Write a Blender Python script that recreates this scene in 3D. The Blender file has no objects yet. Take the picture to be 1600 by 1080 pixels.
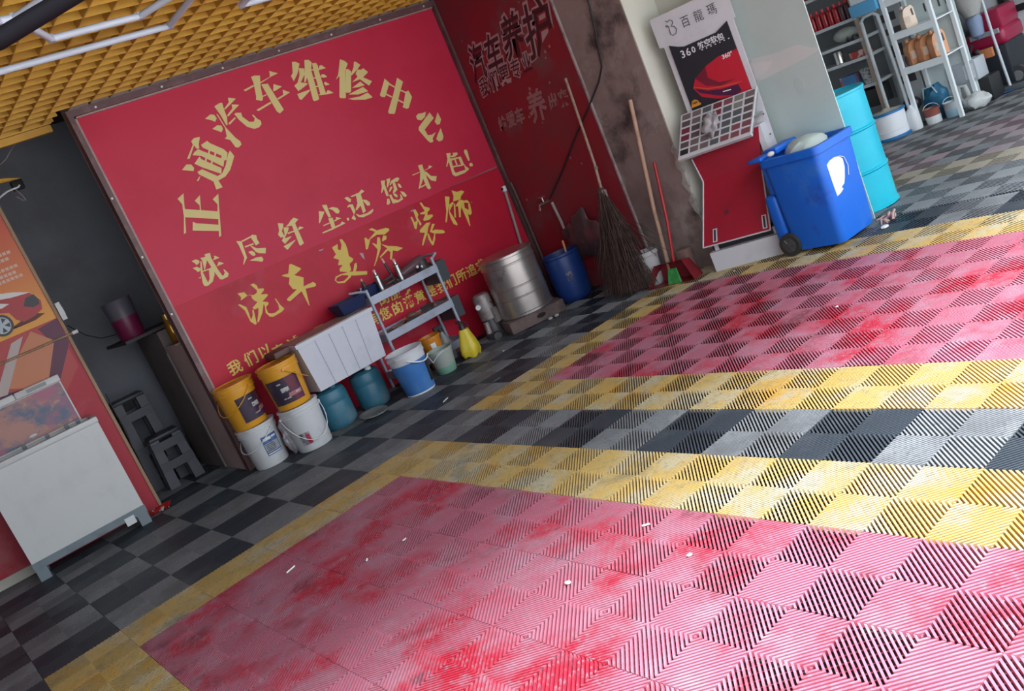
import bpy, bmesh, math, random
from mathutils import Matrix, Vector
PI = math.pi
random.seed(7)
SC = bpy.context.scene
COL = SC.collection

# ------------------------------------------------------------------ camera, sky, light, exposure
CAM = Vector((-2.4517, -3.9167, 1.5244))
RR = ((0.71966, -0.57547, -0.38849), (-0.43719, 0.05910, -0.89743), (0.53940, 0.81568, -0.20905))
cd = bpy.data.cameras.new('camera'); cam = bpy.data.objects.new('camera', cd); COL.objects.link(cam)
cd.sensor_width = 36; cd.sensor_fit = 'HORIZONTAL'; cd.lens = 32.173; cd.clip_start = 0.02; cd.clip_end = 200
m = Matrix.Identity(4)
for i in range(3):
    m[i][0] = RR[0][i]; m[i][1] = -RR[1][i]; m[i][2] = -RR[2][i]; m[i][3] = CAM[i]
cam.matrix_world = m
SC.camera = cam
SC.view_settings.view_transform = 'Standard'; SC.view_settings.look = 'None'
SC.view_settings.gamma = 1.0; SC.view_settings.use_curve_mapping = False
SC.view_settings.exposure = 0.0
w = bpy.data.worlds.new('overcast_sky'); SC.world = w; w.use_nodes = True
bg = w.node_tree.nodes['Background']
bg.inputs['Color'].default_value = (0.84, 0.93, 1.0, 1)
# overcast sky: zenith three times as bright as the horizon
_t = w.node_tree; _tc = _t.nodes.new('ShaderNodeTexCoord'); _sx = _t.nodes.new('ShaderNodeSeparateXYZ'); _mr = _t.nodes.new('ShaderNodeMapRange')
_t.links.new(_tc.outputs['Generated'], _sx.inputs[0]); _t.links.new(_sx.outputs['Z'], _mr.inputs['Value'])
SKY = 7.2
_mr.inputs['From Min'].default_value = 0.0; _mr.inputs['From Max'].default_value = 1.0
_mr.inputs['To Min'].default_value = SKY / 3; _mr.inputs['To Max'].default_value = SKY
_t.links.new(_mr.outputs['Result'], bg.inputs['Strength'])
FRONT = -3.0                                   # plane of the open shop front behind the camera
pl = bpy.data.lights.new('shopfront_portal', 'AREA'); pl.shape = 'RECTANGLE'; pl.size = 11.0; pl.size_y = 2.95
po = bpy.data.objects.new('shopfront_portal', pl); COL.objects.link(po)
po.location = (2.3, FRONT - 0.02, 1.47); po.rotation_euler = (PI / 2, 0, 0)
sl_ = bpy.data.lights.new('hazy_sun', 'SUN'); sl_.energy = 15.0; sl_.angle = math.radians(25); sl_.color = (0.90, 0.96, 1.0)
so_ = bpy.data.objects.new('hazy_sun', sl_); COL.objects.link(so_); so_.location = (2, -8, 8)
SUN_EL, SUN_AZ = math.radians(58), math.radians(28)      # height of the veiled sun; azimuth off the shop-front normal, towards +x
_d = Vector((math.sin(SUN_AZ) * math.cos(SUN_EL), -math.cos(SUN_AZ) * math.cos(SUN_EL), math.sin(SUN_EL)))
so_.rotation_euler = _d.to_track_quat('Z', 'Y').to_euler()
try: pl.cycles.is_portal = True
except Exception: pl.energy = 0

# ------------------------------------------------------------------ helpers
MATS = {}
def mat(name, col, rough=0.55, metal=0.0, var=None, spec=0.5, bump=None, world=False, alpha=None, emit=None, trans=None, extra=None):
    """plain node material; var = [(colour2, scale, lo, hi), ...] noise stains; bump = (scale, strength)"""
    if name in MATS: return MATS[name]
    M = bpy.data.materials.new(name); M.use_nodes = True; MATS[name] = M
    nt = M.node_tree; B = nt.nodes['Principled BSDF']
    B.inputs['Roughness'].default_value = rough; B.inputs['Metallic'].default_value = metal
    B.inputs['Specular IOR Level'].default_value = spec
    c4 = lambda c: (c[0], c[1], c[2], 1)
    B.inputs['Base Color'].default_value = c4(col)
    if world: src = nt.nodes.new('ShaderNodeNewGeometry').outputs['Position']
    else: src = nt.nodes.new('ShaderNodeTexCoord').outputs['Object']
    if var:
        prev = None
        for k, v in enumerate(var):
            c2, sc, lo, hi = v[:4]
            n = nt.nodes.new('ShaderNodeTexNoise'); n.inputs['Scale'].default_value = sc
            n.inputs['Detail'].default_value = v[4] if len(v) > 4 else 6; n.inputs['Roughness'].default_value = 0.62
            if len(v) > 5:
                mp = nt.nodes.new('ShaderNodeMapping'); mp.inputs['Scale'].default_value = v[5]
                mp.inputs['Location'].default_value = (k * 3.1, k * 1.7, 0)
                nt.links.new(src, mp.inputs['Vector']); nt.links.new(mp.outputs['Vector'], n.inputs['Vector'])
            else:
                mp = nt.nodes.new('ShaderNodeMapping'); mp.inputs['Location'].default_value = (k * 7.3, k * 4.1, k * 2.2)
                nt.links.new(src, mp.inputs['Vector']); nt.links.new(mp.outputs['Vector'], n.inputs['Vector'])
            r = nt.nodes.new('ShaderNodeMapRange'); r.inputs['From Min'].default_value = lo; r.inputs['From Max'].default_value = hi
            nt.links.new(n.outputs['Fac'], r.inputs['Value'])
            mx = nt.nodes.new('ShaderNodeMix'); mx.data_type = 'RGBA'
            nt.links.new(r.outputs['Result'], mx.inputs['Factor'])
            if prev is None: mx.inputs['A'].default_value = c4(col)
            else: nt.links.new(prev, mx.inputs['A'])
            mx.inputs['B'].default_value = c4(c2); prev = mx.outputs['Result']
        nt.links.new(prev, B.inputs['Base Color'])
    if bump:
        n = nt.nodes.new('ShaderNodeTexNoise'); n.inputs['Scale'].default_value = bump[0]; n.inputs['Detail'].default_value = 5
        nt.links.new(src, n.inputs['Vector'])
        b = nt.nodes.new('ShaderNodeBump'); b.inputs['Strength'].default_value = bump[1]; b.inputs['Distance'].default_value = 0.01
        nt.links.new(n.outputs['Fac'], b.inputs['Height']); nt.links.new(b.outputs['Normal'], B.inputs['Normal'])
    if trans is not None:
        B.inputs['Transmission Weight'].default_value = trans; B.inputs['IOR'].default_value = 1.45
    if emit: B.inputs['Emission Color'].default_value = c4(emit[0]); B.inputs['Emission Strength'].default_value = emit[1]
    return M

class MB:
    def __init__(s): s.v = []; s.f = []
    def add(s, vs, fs):
        o = len(s.v); s.v += [tuple(p) for p in vs]; s.f += [tuple(i + o for i in f) for f in fs]; return s
    def box(s, lo, hi, taper=None):
        x0, y0, z0 = lo; x1, y1, z1 = hi
        v = [(x0,y0,z0),(x1,y0,z0),(x1,y1,z0),(x0,y1,z0),(x0,y0,z1),(x1,y0,z1),(x1,y1,z1),(x0,y1,z1)]
        if taper:                                  # bottom face pulled in by taper
            cx, cy = (x0+x1)/2, (y0+y1)/2
            v = [(cx+(p[0]-cx)*taper, cy+(p[1]-cy)*taper, p[2]) if k < 4 else p for k, p in enumerate(v)]
        return s.add(v, [(0,3,2,1),(4,5,6,7),(0,1,5,4),(1,2,6,5),(2,3,7,6),(3,0,4,7)])
    def rbox(s, lo, hi, b, seg=2):                 # box with bevelled edges
        bm = bmesh.new(); r = bmesh.ops.create_cube(bm, size=1)
        c = [(a+d)/2 for a, d in zip(lo, hi)]; e = [d-a for a, d in zip(lo, hi)]
        for p in bm.verts: p.co = Vector((c[0]+p.co.x*e[0], c[1]+p.co.y*e[1], c[2]+p.co.z*e[2]))
        bmesh.ops.bevel(bm, geom=list(bm.edges), offset=b, segments=seg, profile=0.5, affect='EDGES')
        return s.addbm(bm)
    def addbm(s, bm):
        bm.verts.index_update(); s.add([p.co[:] for p in bm.verts], [[q.index for q in f.verts] for f in bm.faces]); bm.free(); return s
    def cyl(s, p0, p1, r0, r1=None, n=16, caps=True):
        r1 = r0 if r1 is None else r1; p0 = Vector(p0); p1 = Vector(p1); d = (p1-p0).normalized()
        a = d.orthogonal().normalized(); b = d.cross(a); vs = []
        for k in range(n):
            t = 2*PI*k/n; vs.append(p0+(a*math.cos(t)+b*math.sin(t))*r0)
        for k in range(n):
            t = 2*PI*k/n; vs.append(p1+(a*math.cos(t)+b*math.sin(t))*r1)
        fs = [(k,(k+1)%n,n+(k+1)%n,n+k) for k in range(n)]
        if caps: fs += [tuple(range(n-1,-1,-1)), tuple(range(n,2*n))]
        return s.add(vs, fs)
    def lathe(s, prof, c=(0,0), n=32, a0=0, a1=2*PI, z0=0):
        full = abs(a1-a0-2*PI) < 1e-6; k = n if full else n+1; vs = []
        for r, z in prof:
            for i in range(k):
                t = a0+(a1-a0)*i/n; vs.append((c[0]+r*math.cos(t), c[1]+r*math.sin(t), z+z0))
        fs = []
        for j in range(len(prof)-1):
            for i in range(n):
                i2 = (i+1) % k if full else i+1
                fs.append((j*k+i, j*k+i2, (j+1)*k+i2, (j+1)*k+i))
        return s.add(vs, fs)
    def tube(s, pts, r, n=8, rr=None, caps=True):
        pts = [Vector(p) for p in pts]; vs = []; fs = []; a = None
        for k, p in enumerate(pts):
            d = (pts[min(k+1,len(pts)-1)]-pts[max(k-1,0)]).normalized()
            a = d.orthogonal().normalized() if a is None else (a-d*a.dot(d)).normalized()
            b = d.cross(a); rad = rr[k] if rr else r
            for i in range(n):
                t = 2*PI*i/n; vs.append(p+(a*math.cos(t)+b*math.sin(t))*rad)
        for k in range(len(pts)-1):
            for i in range(n): fs.append((k*n+i, k*n+(i+1)%n, (k+1)*n+(i+1)%n, (k+1)*n+i))
        if caps: fs += [tuple(range(n-1,-1,-1)), tuple(range((len(pts)-1)*n, len(pts)*n))]
        return s.add(vs, fs)
    def prism(s, poly, fn, t):                     # flat outline, fn(u,v,depth)->point, depth 0..t
        n = len(poly); vs = [fn(u, v, 0) for u, v in poly]+[fn(u, v, t) for u, v in poly]
        return s.add(vs, [tuple(range(n)), tuple(range(2*n-1, n-1, -1))]+[((k+1)%n, k, n+k, n+(k+1)%n) for k in range(n)])
    def sphere(s, c, r, sx=1, sy=1, sz=1, n=12):
        bm = bmesh.new(); bmesh.ops.create_uvsphere(bm, u_segments=n*2 if n < 10 else n, v_segments=max(6, n//2+2), radius=r)
        for p in bm.verts: p.co = Vector((c[0]+p.co.x*sx, c[1]+p.co.y*sy, c[2]+p.co.z*sz))
        return s.addbm(bm)
    def xf(s, M, i0=0):
        s.v[i0:] = [tuple(M @ Vector(p)) for p in s.v[i0:]]; return s
    def data(s, name, smooth=True, fix=True):
        me = bpy.data.meshes.new(name); me.from_pydata(s.v, [], s.f)
        if fix:
            bm = bmesh.new(); bm.from_mesh(me); bmesh.ops.recalc_face_normals(bm, faces=bm.faces); bm.to_mesh(me); bm.free()
        if smooth:
            for p in me.polygons: p.use_smooth = True
            try: me.set_sharp_from_angle(angle=math.radians(38))
            except Exception: pass
        me.update(); return me
    def build(s, name, material, parent=None, smooth=True, world=False, fix=True):
        if world and parent is not None: s.xf(pmat(parent).inverted())
        me = s.data(name, smooth, fix); me.materials.append(material)
        o = bpy.data.objects.new(name, me); COL.objects.link(o)
        if parent is not None: o.parent = parent
        return o
def pmat(o):
    M = Matrix.Translation(o.location) @ o.rotation_euler.to_matrix().to_4x4()
    return pmat(o.parent) @ M if o.parent else M
def tag(o, label, cat, group=None):
    o['label'] = label; o['category'] = cat
    if group: o['group'] = group
    return o
def thing(name, label, cat, loc=(0,0,0), rz=0, group=None):
    o = bpy.data.objects.new(name, None); COL.objects.link(o); o.empty_display_size = 0.1
    o.location = loc; o.rotation_euler = (0,0,rz); return tag(o, label, cat, group)
def struct(name, mb, material, **k):
    o = mb.build(name, material, **k); o['kind'] = 'structure'; return o
def inst(name, me, material, parent, loc=(0,0,0), rot=(0,0,0)):      # shared mesh, own material slot
    o = bpy.data.objects.new(name, me); COL.objects.link(o); o.location = loc; o.rotation_euler = rot
    if parent is not None: o.parent = parent
    if material is not None:
        o.material_slots[0].link = 'OBJECT'; o.material_slots[0].material = material
    return o
def copy_tree(o, parent=None, loc=None, rz=None, label=None):
    c = o.copy(); COL.objects.link(c); c.parent = parent
    if loc is not None: c.location = loc
    if rz is not None: c.rotation_euler = (0,0,rz)
    if label: c['label'] = label
    for ch in [q for q in bpy.data.objects if q.parent == o]: copy_tree(ch, c)
    return c
def text_data(body, size, offset=0.0):
    cu = bpy.data.curves.new('text', 'FONT'); cu.body = body; cu.size = size; cu.offset = offset
    cu.align_x = 'CENTER'; cu.resolution_u = 2
    o = bpy.data.objects.new('text', cu); COL.objects.link(o)
    dg = bpy.context.evaluated_depsgraph_get(); dg.update()
    e = o.evaluated_get(dg); me = e.to_mesh()
    vs = [p.co[:] for p in me.vertices]; fs = [tuple(p.vertices) for p in me.polygons]
    e.to_mesh_clear(); bpy.data.objects.remove(o); bpy.data.curves.remove(cu)
    if vs:
        y0 = min(p[1] for p in vs); y1 = max(p[1] for p in vs); x0 = min(p[0] for p in vs); x1 = max(p[0] for p in vs)
        vs = [(p[0]-(x0+x1)/2, p[1]-(y0+y1)/2) for p in vs]
    return vs, fs
def text_obj(name, body, size, fn, material, parent, offset=0.0, sx=1.0):
    vs, fs = text_data(body, size, offset); mb = MB().add([fn(p[0]*sx, p[1]) for p in vs], fs)
    return mb.build(name, material, parent, smooth=False, world=True, fix=False)
def face_cam(x, y): return math.atan2(CAM.y-y, CAM.x-x)
def interp(prof, z):
    for (r0, z0), (r1, z1) in zip(prof, prof[1:]):
        if z0 <= z <= z1: return r0+(r1-r0)*(z-z0)/max(z1-z0, 1e-6)
    return prof[-1][0]
def patch(prof, a0, a1, z0, z1, n=10, off=0.0015, skew=0.0):   # label wrapped round a lathe profile
    mb = MB(); vs = []
    for zz in (z0, (z0+z1)/2, z1):
        for i in range(n+1):
            t = a0+(a1-a0)*i/n+skew*(zz-z0); r = interp(prof, zz)+off; vs.append((r*math.cos(t), r*math.sin(t), zz))
    fs = [(j*(n+1)+i, j*(n+1)+i+1, (j+1)*(n+1)+i+1, (j+1)*(n+1)+i) for j in range(2) for i in range(n)]
    return mb.add(vs, fs)
# ------------------------------------------------------------------ materials shared by many things
WHITE = mat('white_plastic', (0.62,0.62,0.64), 0.45, var=[((0.42,0.40,0.38),6,0.55,0.8)])
CLEANWHITE = mat('clean_white', (0.72,0.73,0.75), 0.45)
BLACK = mat('black_plastic', (0.02,0.02,0.022), 0.5)
STEEL = mat('steel', (0.6,0.58,0.56), 0.3, 1.0, var=[((0.35,0.32,0.30),9,0.5,0.8)])
WOOD = mat('pale_wood', (0.42,0.27,0.17), 0.7, var=[((0.28,0.17,0.10),14,0.45,0.7,6,(1,1,0.1))])
GOLD = mat('gold_vinyl', (0.74,0.60,0.24), 0.5)
GOLD2 = mat('yellow_vinyl', (0.72,0.52,0.10), 0.5)
RED_UP = mat('sign_red', (0.60,0.030,0.075), 0.45, var=[((0.53,0.020,0.055),1.3,0.45,0.75)], world=True, spec=0.25)
RED_LOW = mat('sign_red_lower', (0.52,0.015,0.042), 0.42, var=[((0.42,0.012,0.034),2.2,0.45,0.75),((0.50,0.12,0.16),1.7,0.58,0.85,3)], world=True, spec=0.25)
TRIM = mat('brown_trim', (0.13,0.062,0.066), 0.5, var=[((0.24,0.14,0.14),8,0.5,0.75)], world=True)
PLASTER = mat('dirty_plaster', (0.30,0.225,0.21), 0.9, var=[((0.17,0.115,0.105),1.6,0.42,0.62),((0.40,0.34,0.32),3.4,0.55,0.75),((0.07,0.05,0.05),2.1,0.56,0.70)], bump=(30,0.25), world=True)
PIER = mat('pier_plaster', (0.52,0.39,0.37), 0.9, var=[((0.42,0.31,0.29),2.3,0.4,0.7)], bump=(40,0.2), world=True)
CREAM = mat('cream_paint', (0.62,0.60,0.52), 0.8, var=[((0.50,0.46,0.40),1.4,0.45,0.75)], world=True)
DARKWALL = mat('grey_recess_wall', (0.27,0.28,0.32), 0.85, var=[((0.20,0.20,0.225),1.2,0.45,0.7)], bump=(25,0.15), world=True)
PALE = mat('pale_wall', (0.74,0.77,0.78), 0.8, var=[((0.66,0.68,0.69),1.5,0.45,0.7)], world=True)

# ------------------------------------------------------------------ floor: slab and interlocking ribbed tiles
T = 0.4
floor = struct('floor', MB().box((-3.6,-5.0,-0.2),(9.0,4.9,-0.024)), mat('floor_base', (0.022,0.016,0.019), 0.9, world=True), smooth=False)
struct('ground_outside', MB().box((-14,-26,-0.2),(22,-5.0,-0.02)), mat('outside_concrete', (0.50,0.50,0.48), 0.9, var=[((0.4,0.4,0.39),1.2,0.4,0.7)], world=True), smooth=False)
def clip(poly, nx, ny, d):                     # keep nx*x+ny*y <= d
    out = []
    for k in range(len(poly)):
        a, b = poly[k], poly[(k+1) % len(poly)]
        fa, fb = nx*a[0]+ny*a[1]-d, nx*b[0]+ny*b[1]-d
        if fa <= 0: out.append(a)
        if fa*fb < 0:
            t = fa/(fa-fb); out.append((a[0]+(b[0]-a[0])*t, a[1]+(b[1]-a[1])*t))
    return out
def tile_shapes():
    mb = MB(); e = 0.003
    for qx in (0,1):
        for qy in (0,1):
            x0, y0 = qx*0.5, qy*0.5
            sq = [(x0+(e if qx==0 else 0),y0+(e if qy==0 else 0)),(x0+0.5-(e if qx else 0),y0+(e if qy==0 else 0)),(x0+0.5-(e if qx else 0),y0+0.5-(e if qy else 0)),(x0+(e if qx==0 else 0),y0+0.5-(e if qy else 0))]
            sgn = 1 if qx == qy else -1        # rib direction (1,1) or (1,-1)
            for k in range(-10, 11):
                c = k*0.05; dl = 0.0118
                # strip |(y-cy) - sgn*(x-cx) - c| < dl
                off = (y0+0.25)-sgn*(x0+0.25)+c
                p = clip(clip(sq, -sgn, 1, off+dl), sgn, -1, -off+dl)
                if len(p) < 3: continue
                ar = abs(sum(p[i][0]*p[(i+1)%len(p)][1]-p[(i+1)%len(p)][0]*p[i][1] for i in range(len(p))))/2
                if ar < 2e-5: continue
                n = len(p)
                vs = [(u*T, v*T, 0.0) for u, v in p]+[(u*T, v*T, -0.019) for u, v in p]
                mb.add(vs, [tuple(range(n))]+[((i+1)%n, i, n+i, n+(i+1)%n) for i in range(n)])
            for k in range(-4, 5):             # short bridges between the ribs, lower down
                off = (y0+0.25)+sgn*(x0+0.25)+k*0.11; dl = 0.010
                p = clip(clip(sq, sgn, 1, off+dl), -sgn, -1, -off+dl)
                if len(p) < 3: continue
                n = len(p); mb.add([(u*T, v*T, -0.016) for u, v in p], [tuple(range(n))])
    return mb
tmb = tile_shapes()
tile_me = tmb.data('tile', smooth=False, fix=False)
TR = mat('tile_red', (0.40,0.115,0.165), 0.48, var=[((0.42,0.020,0.042),1.9,0.48,0.61,10),((0.38,0.175,0.225),5.2,0.50,0.68,10),((0.22,0.05,0.07),3.3,0.58,0.70,9),((0.30,0.14,0.18),46,0.52,0.68,4),((0.10,0.06,0.07),7.0,0.66,0.74,9)], world=True)
TY = mat('tile_yellow', (0.48,0.32,0.105), 0.48, var=[((0.52,0.28,0.045),2.2,0.52,0.63,10),((0.42,0.37,0.27),4.4,0.46,0.64,10),((0.27,0.21,0.11),5.6,0.56,0.70,10),((0.30,0.24,0.14),46,0.52,0.68,4),((0.17,0.18,0.145),2.4,0.60,0.70,9)], world=True)
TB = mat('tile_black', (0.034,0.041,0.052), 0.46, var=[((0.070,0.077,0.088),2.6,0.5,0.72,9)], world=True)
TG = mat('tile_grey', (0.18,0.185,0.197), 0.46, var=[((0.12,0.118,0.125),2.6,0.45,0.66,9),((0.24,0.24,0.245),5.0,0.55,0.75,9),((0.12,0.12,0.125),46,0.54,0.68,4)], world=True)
TLG = mat('tile_light_grey', (0.205,0.21,0.22), 0.5, var=[((0.17,0.175,0.18),2.2,0.45,0.7)], world=True)
TPK = mat('tile_hazed_red', (0.28,0.20,0.225), 0.5, var=[((0.24,0.22,0.225),2.2,0.42,0.62)], world=True)  # far bay red, greyed so the colour carries the haze and glare
TOC = mat('tile_hazed_yellow', (0.32,0.275,0.215), 0.5, var=[((0.30,0.26,0.22),2.2,0.42,0.66)], world=True)  # far bay yellow, haze mixed into its colour likewise
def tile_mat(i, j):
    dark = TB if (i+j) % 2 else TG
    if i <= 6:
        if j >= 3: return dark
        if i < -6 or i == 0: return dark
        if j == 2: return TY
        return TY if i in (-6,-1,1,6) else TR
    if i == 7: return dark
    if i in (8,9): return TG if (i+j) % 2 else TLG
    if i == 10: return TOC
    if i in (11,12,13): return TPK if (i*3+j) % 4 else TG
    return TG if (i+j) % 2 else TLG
tile_me.materials.append(TR)
cand = []
for i in range(-8, 19):
    for j in range(-11, 11):
        x, y = (i+0.5)*T, (j+0.5)*T
        if y < -4.6 or x < -3.4: continue
        if y > 3.2 and x > -0.6: continue
        if y > 3.7 and x < -1.2: continue
        if y > 4.3 or (2.75 < x < 3.1 and y > 0.9) or (x > 3.0 and y > 2.1): continue
        p = Vector((x, y, 0))-CAM; q = [sum(RR[r][k]*p[k] for k in range(3)) for r in range(3)]
        vis = 2
        if q[2] > 0.2:
            u, v = abs(q[0]/q[2]), abs(q[1]/q[2])
            vis = 0 if (u < 0.62 and v < 0.44) else 1 if (u < 0.9 and v < 0.7) else 2
        cand.append((vis, p.length, i, j))
cand.sort()
def tile_loc(i, j):
    dx = 0.035 if i >= 8 else 0.0
    jit = random.Random(i*97+j)
    return ((i*T)+dx, j*T, -0.0015*jit.random())
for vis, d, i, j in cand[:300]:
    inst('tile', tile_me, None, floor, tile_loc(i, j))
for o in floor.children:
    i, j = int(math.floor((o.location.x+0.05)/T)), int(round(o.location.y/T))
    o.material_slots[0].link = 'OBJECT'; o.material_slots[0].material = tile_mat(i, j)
rest = {}
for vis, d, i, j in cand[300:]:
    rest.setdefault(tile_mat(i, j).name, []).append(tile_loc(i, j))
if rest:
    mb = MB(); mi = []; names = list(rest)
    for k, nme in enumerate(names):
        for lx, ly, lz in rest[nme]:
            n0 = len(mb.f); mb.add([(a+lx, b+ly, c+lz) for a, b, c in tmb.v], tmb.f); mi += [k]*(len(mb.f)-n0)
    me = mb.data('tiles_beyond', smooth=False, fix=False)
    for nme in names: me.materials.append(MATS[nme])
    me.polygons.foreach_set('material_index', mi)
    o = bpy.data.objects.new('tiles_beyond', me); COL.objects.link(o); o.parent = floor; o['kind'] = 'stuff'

# ------------------------------------------------------------------ walls and ceiling
SY = 2.95                                       # face of the big sign
SX = 2.76                                       # face of the side wall
struct('wall_back', MB().box((-0.52,SY+0.03,-0.02),(SX+0.3,SY+0.22,3.1)), PIER, smooth=False)
struct('wall_side', MB().box((SX,0.88,-0.02),(3.06,SY+0.03,3.1)), PLASTER, smooth=False)
struct('wall_pillar_face', MB().box((SX+0.004,0.872,-0.02),(3.10,0.88,3.1)), CREAM, smooth=False)
struct('wall_cream', MB().box((3.10,0.34,-0.02),(3.25,0.95,3.1)), CREAM, smooth=False)
struct('wall_far', MB().box((7.75,FRONT,-0.02),(7.95,3.4,3.1)), PALE, smooth=False)
struct('wall_bay_back', MB().box((3.06,2.6,-0.02),(7.75,2.75,3.1)), PALE, smooth=False)
struct('wall_left', MB().box((-3.6,FRONT,-0.02),(-3.45,4.7,3.1)), DARKWALL, smooth=False)
struct('wall_recess', MB().box((-3.45,4.55,-0.02),(0.2,4.7,3.1)), DARKWALL, smooth=False)
struct('wall_recess_side', MB().box((0.05,SY+0.22,-0.02),(0.2,4.55,3.1)), DARKWALL, smooth=False)
ceiling = struct('ceiling', MB().box((-3.6,FRONT-0.05,3.1),(7.95,4.7,3.25)), mat('slab', (0.06,0.045,0.04), 0.9), smooth=False)
YB = mat('yellow_grille', (0.66,0.35,0.045), 0.5, var=[((0.55,0.27,0.035),3.0,0.45,0.7)], world=True)
x_blade = MB().box((-3.4,-0.003,0),(SX-0.01,0.003,0.085)).data('grille_blade', False); x_blade.materials.append(YB)
x_blade2 = MB().box((-3.4,-0.003,0),(-0.6,0.003,0.085)).data('grille_blade', False); x_blade2.materials.append(YB)
ys = [1.638+0.1495*k for k in range(-16, 11)]
for y in ys: inst('grille_blade', x_blade if y < SY-0.02 else x_blade2, None, ceiling, (0,y,2.852))
y_blade = MB().box((-0.003,ys[0],0),(0.003,SY-0.03,0.085)).data('grille_blade', False); y_blade.materials.append(YB)
y_blade2 = MB().box((-0.003,ys[0],0),(0.003,ys[-1],0.085)).data('grille_blade', False); y_blade2.materials.append(YB)
for k in range(-16, 25):
    x = -0.833+0.1495*k
    if x < -3.4 or x > SX-0.02: continue
    inst('grille_blade', y_blade if x > -0.55 else y_blade2, None, ceiling, (x,0,2.852))
tr = MB().box((-3.4,ys[-1]+0.0,2.845),(-0.62,ys[-1]+0.012,2.95)).build('grille_edge', YB, ceiling, smooth=False)
sl = MB().box((-1.5,ys[-1]+0.05,2.80),(-0.62,ys[-1]+0.09,2.85)).build('grille_edge', YB, ceiling, smooth=False)

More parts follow.
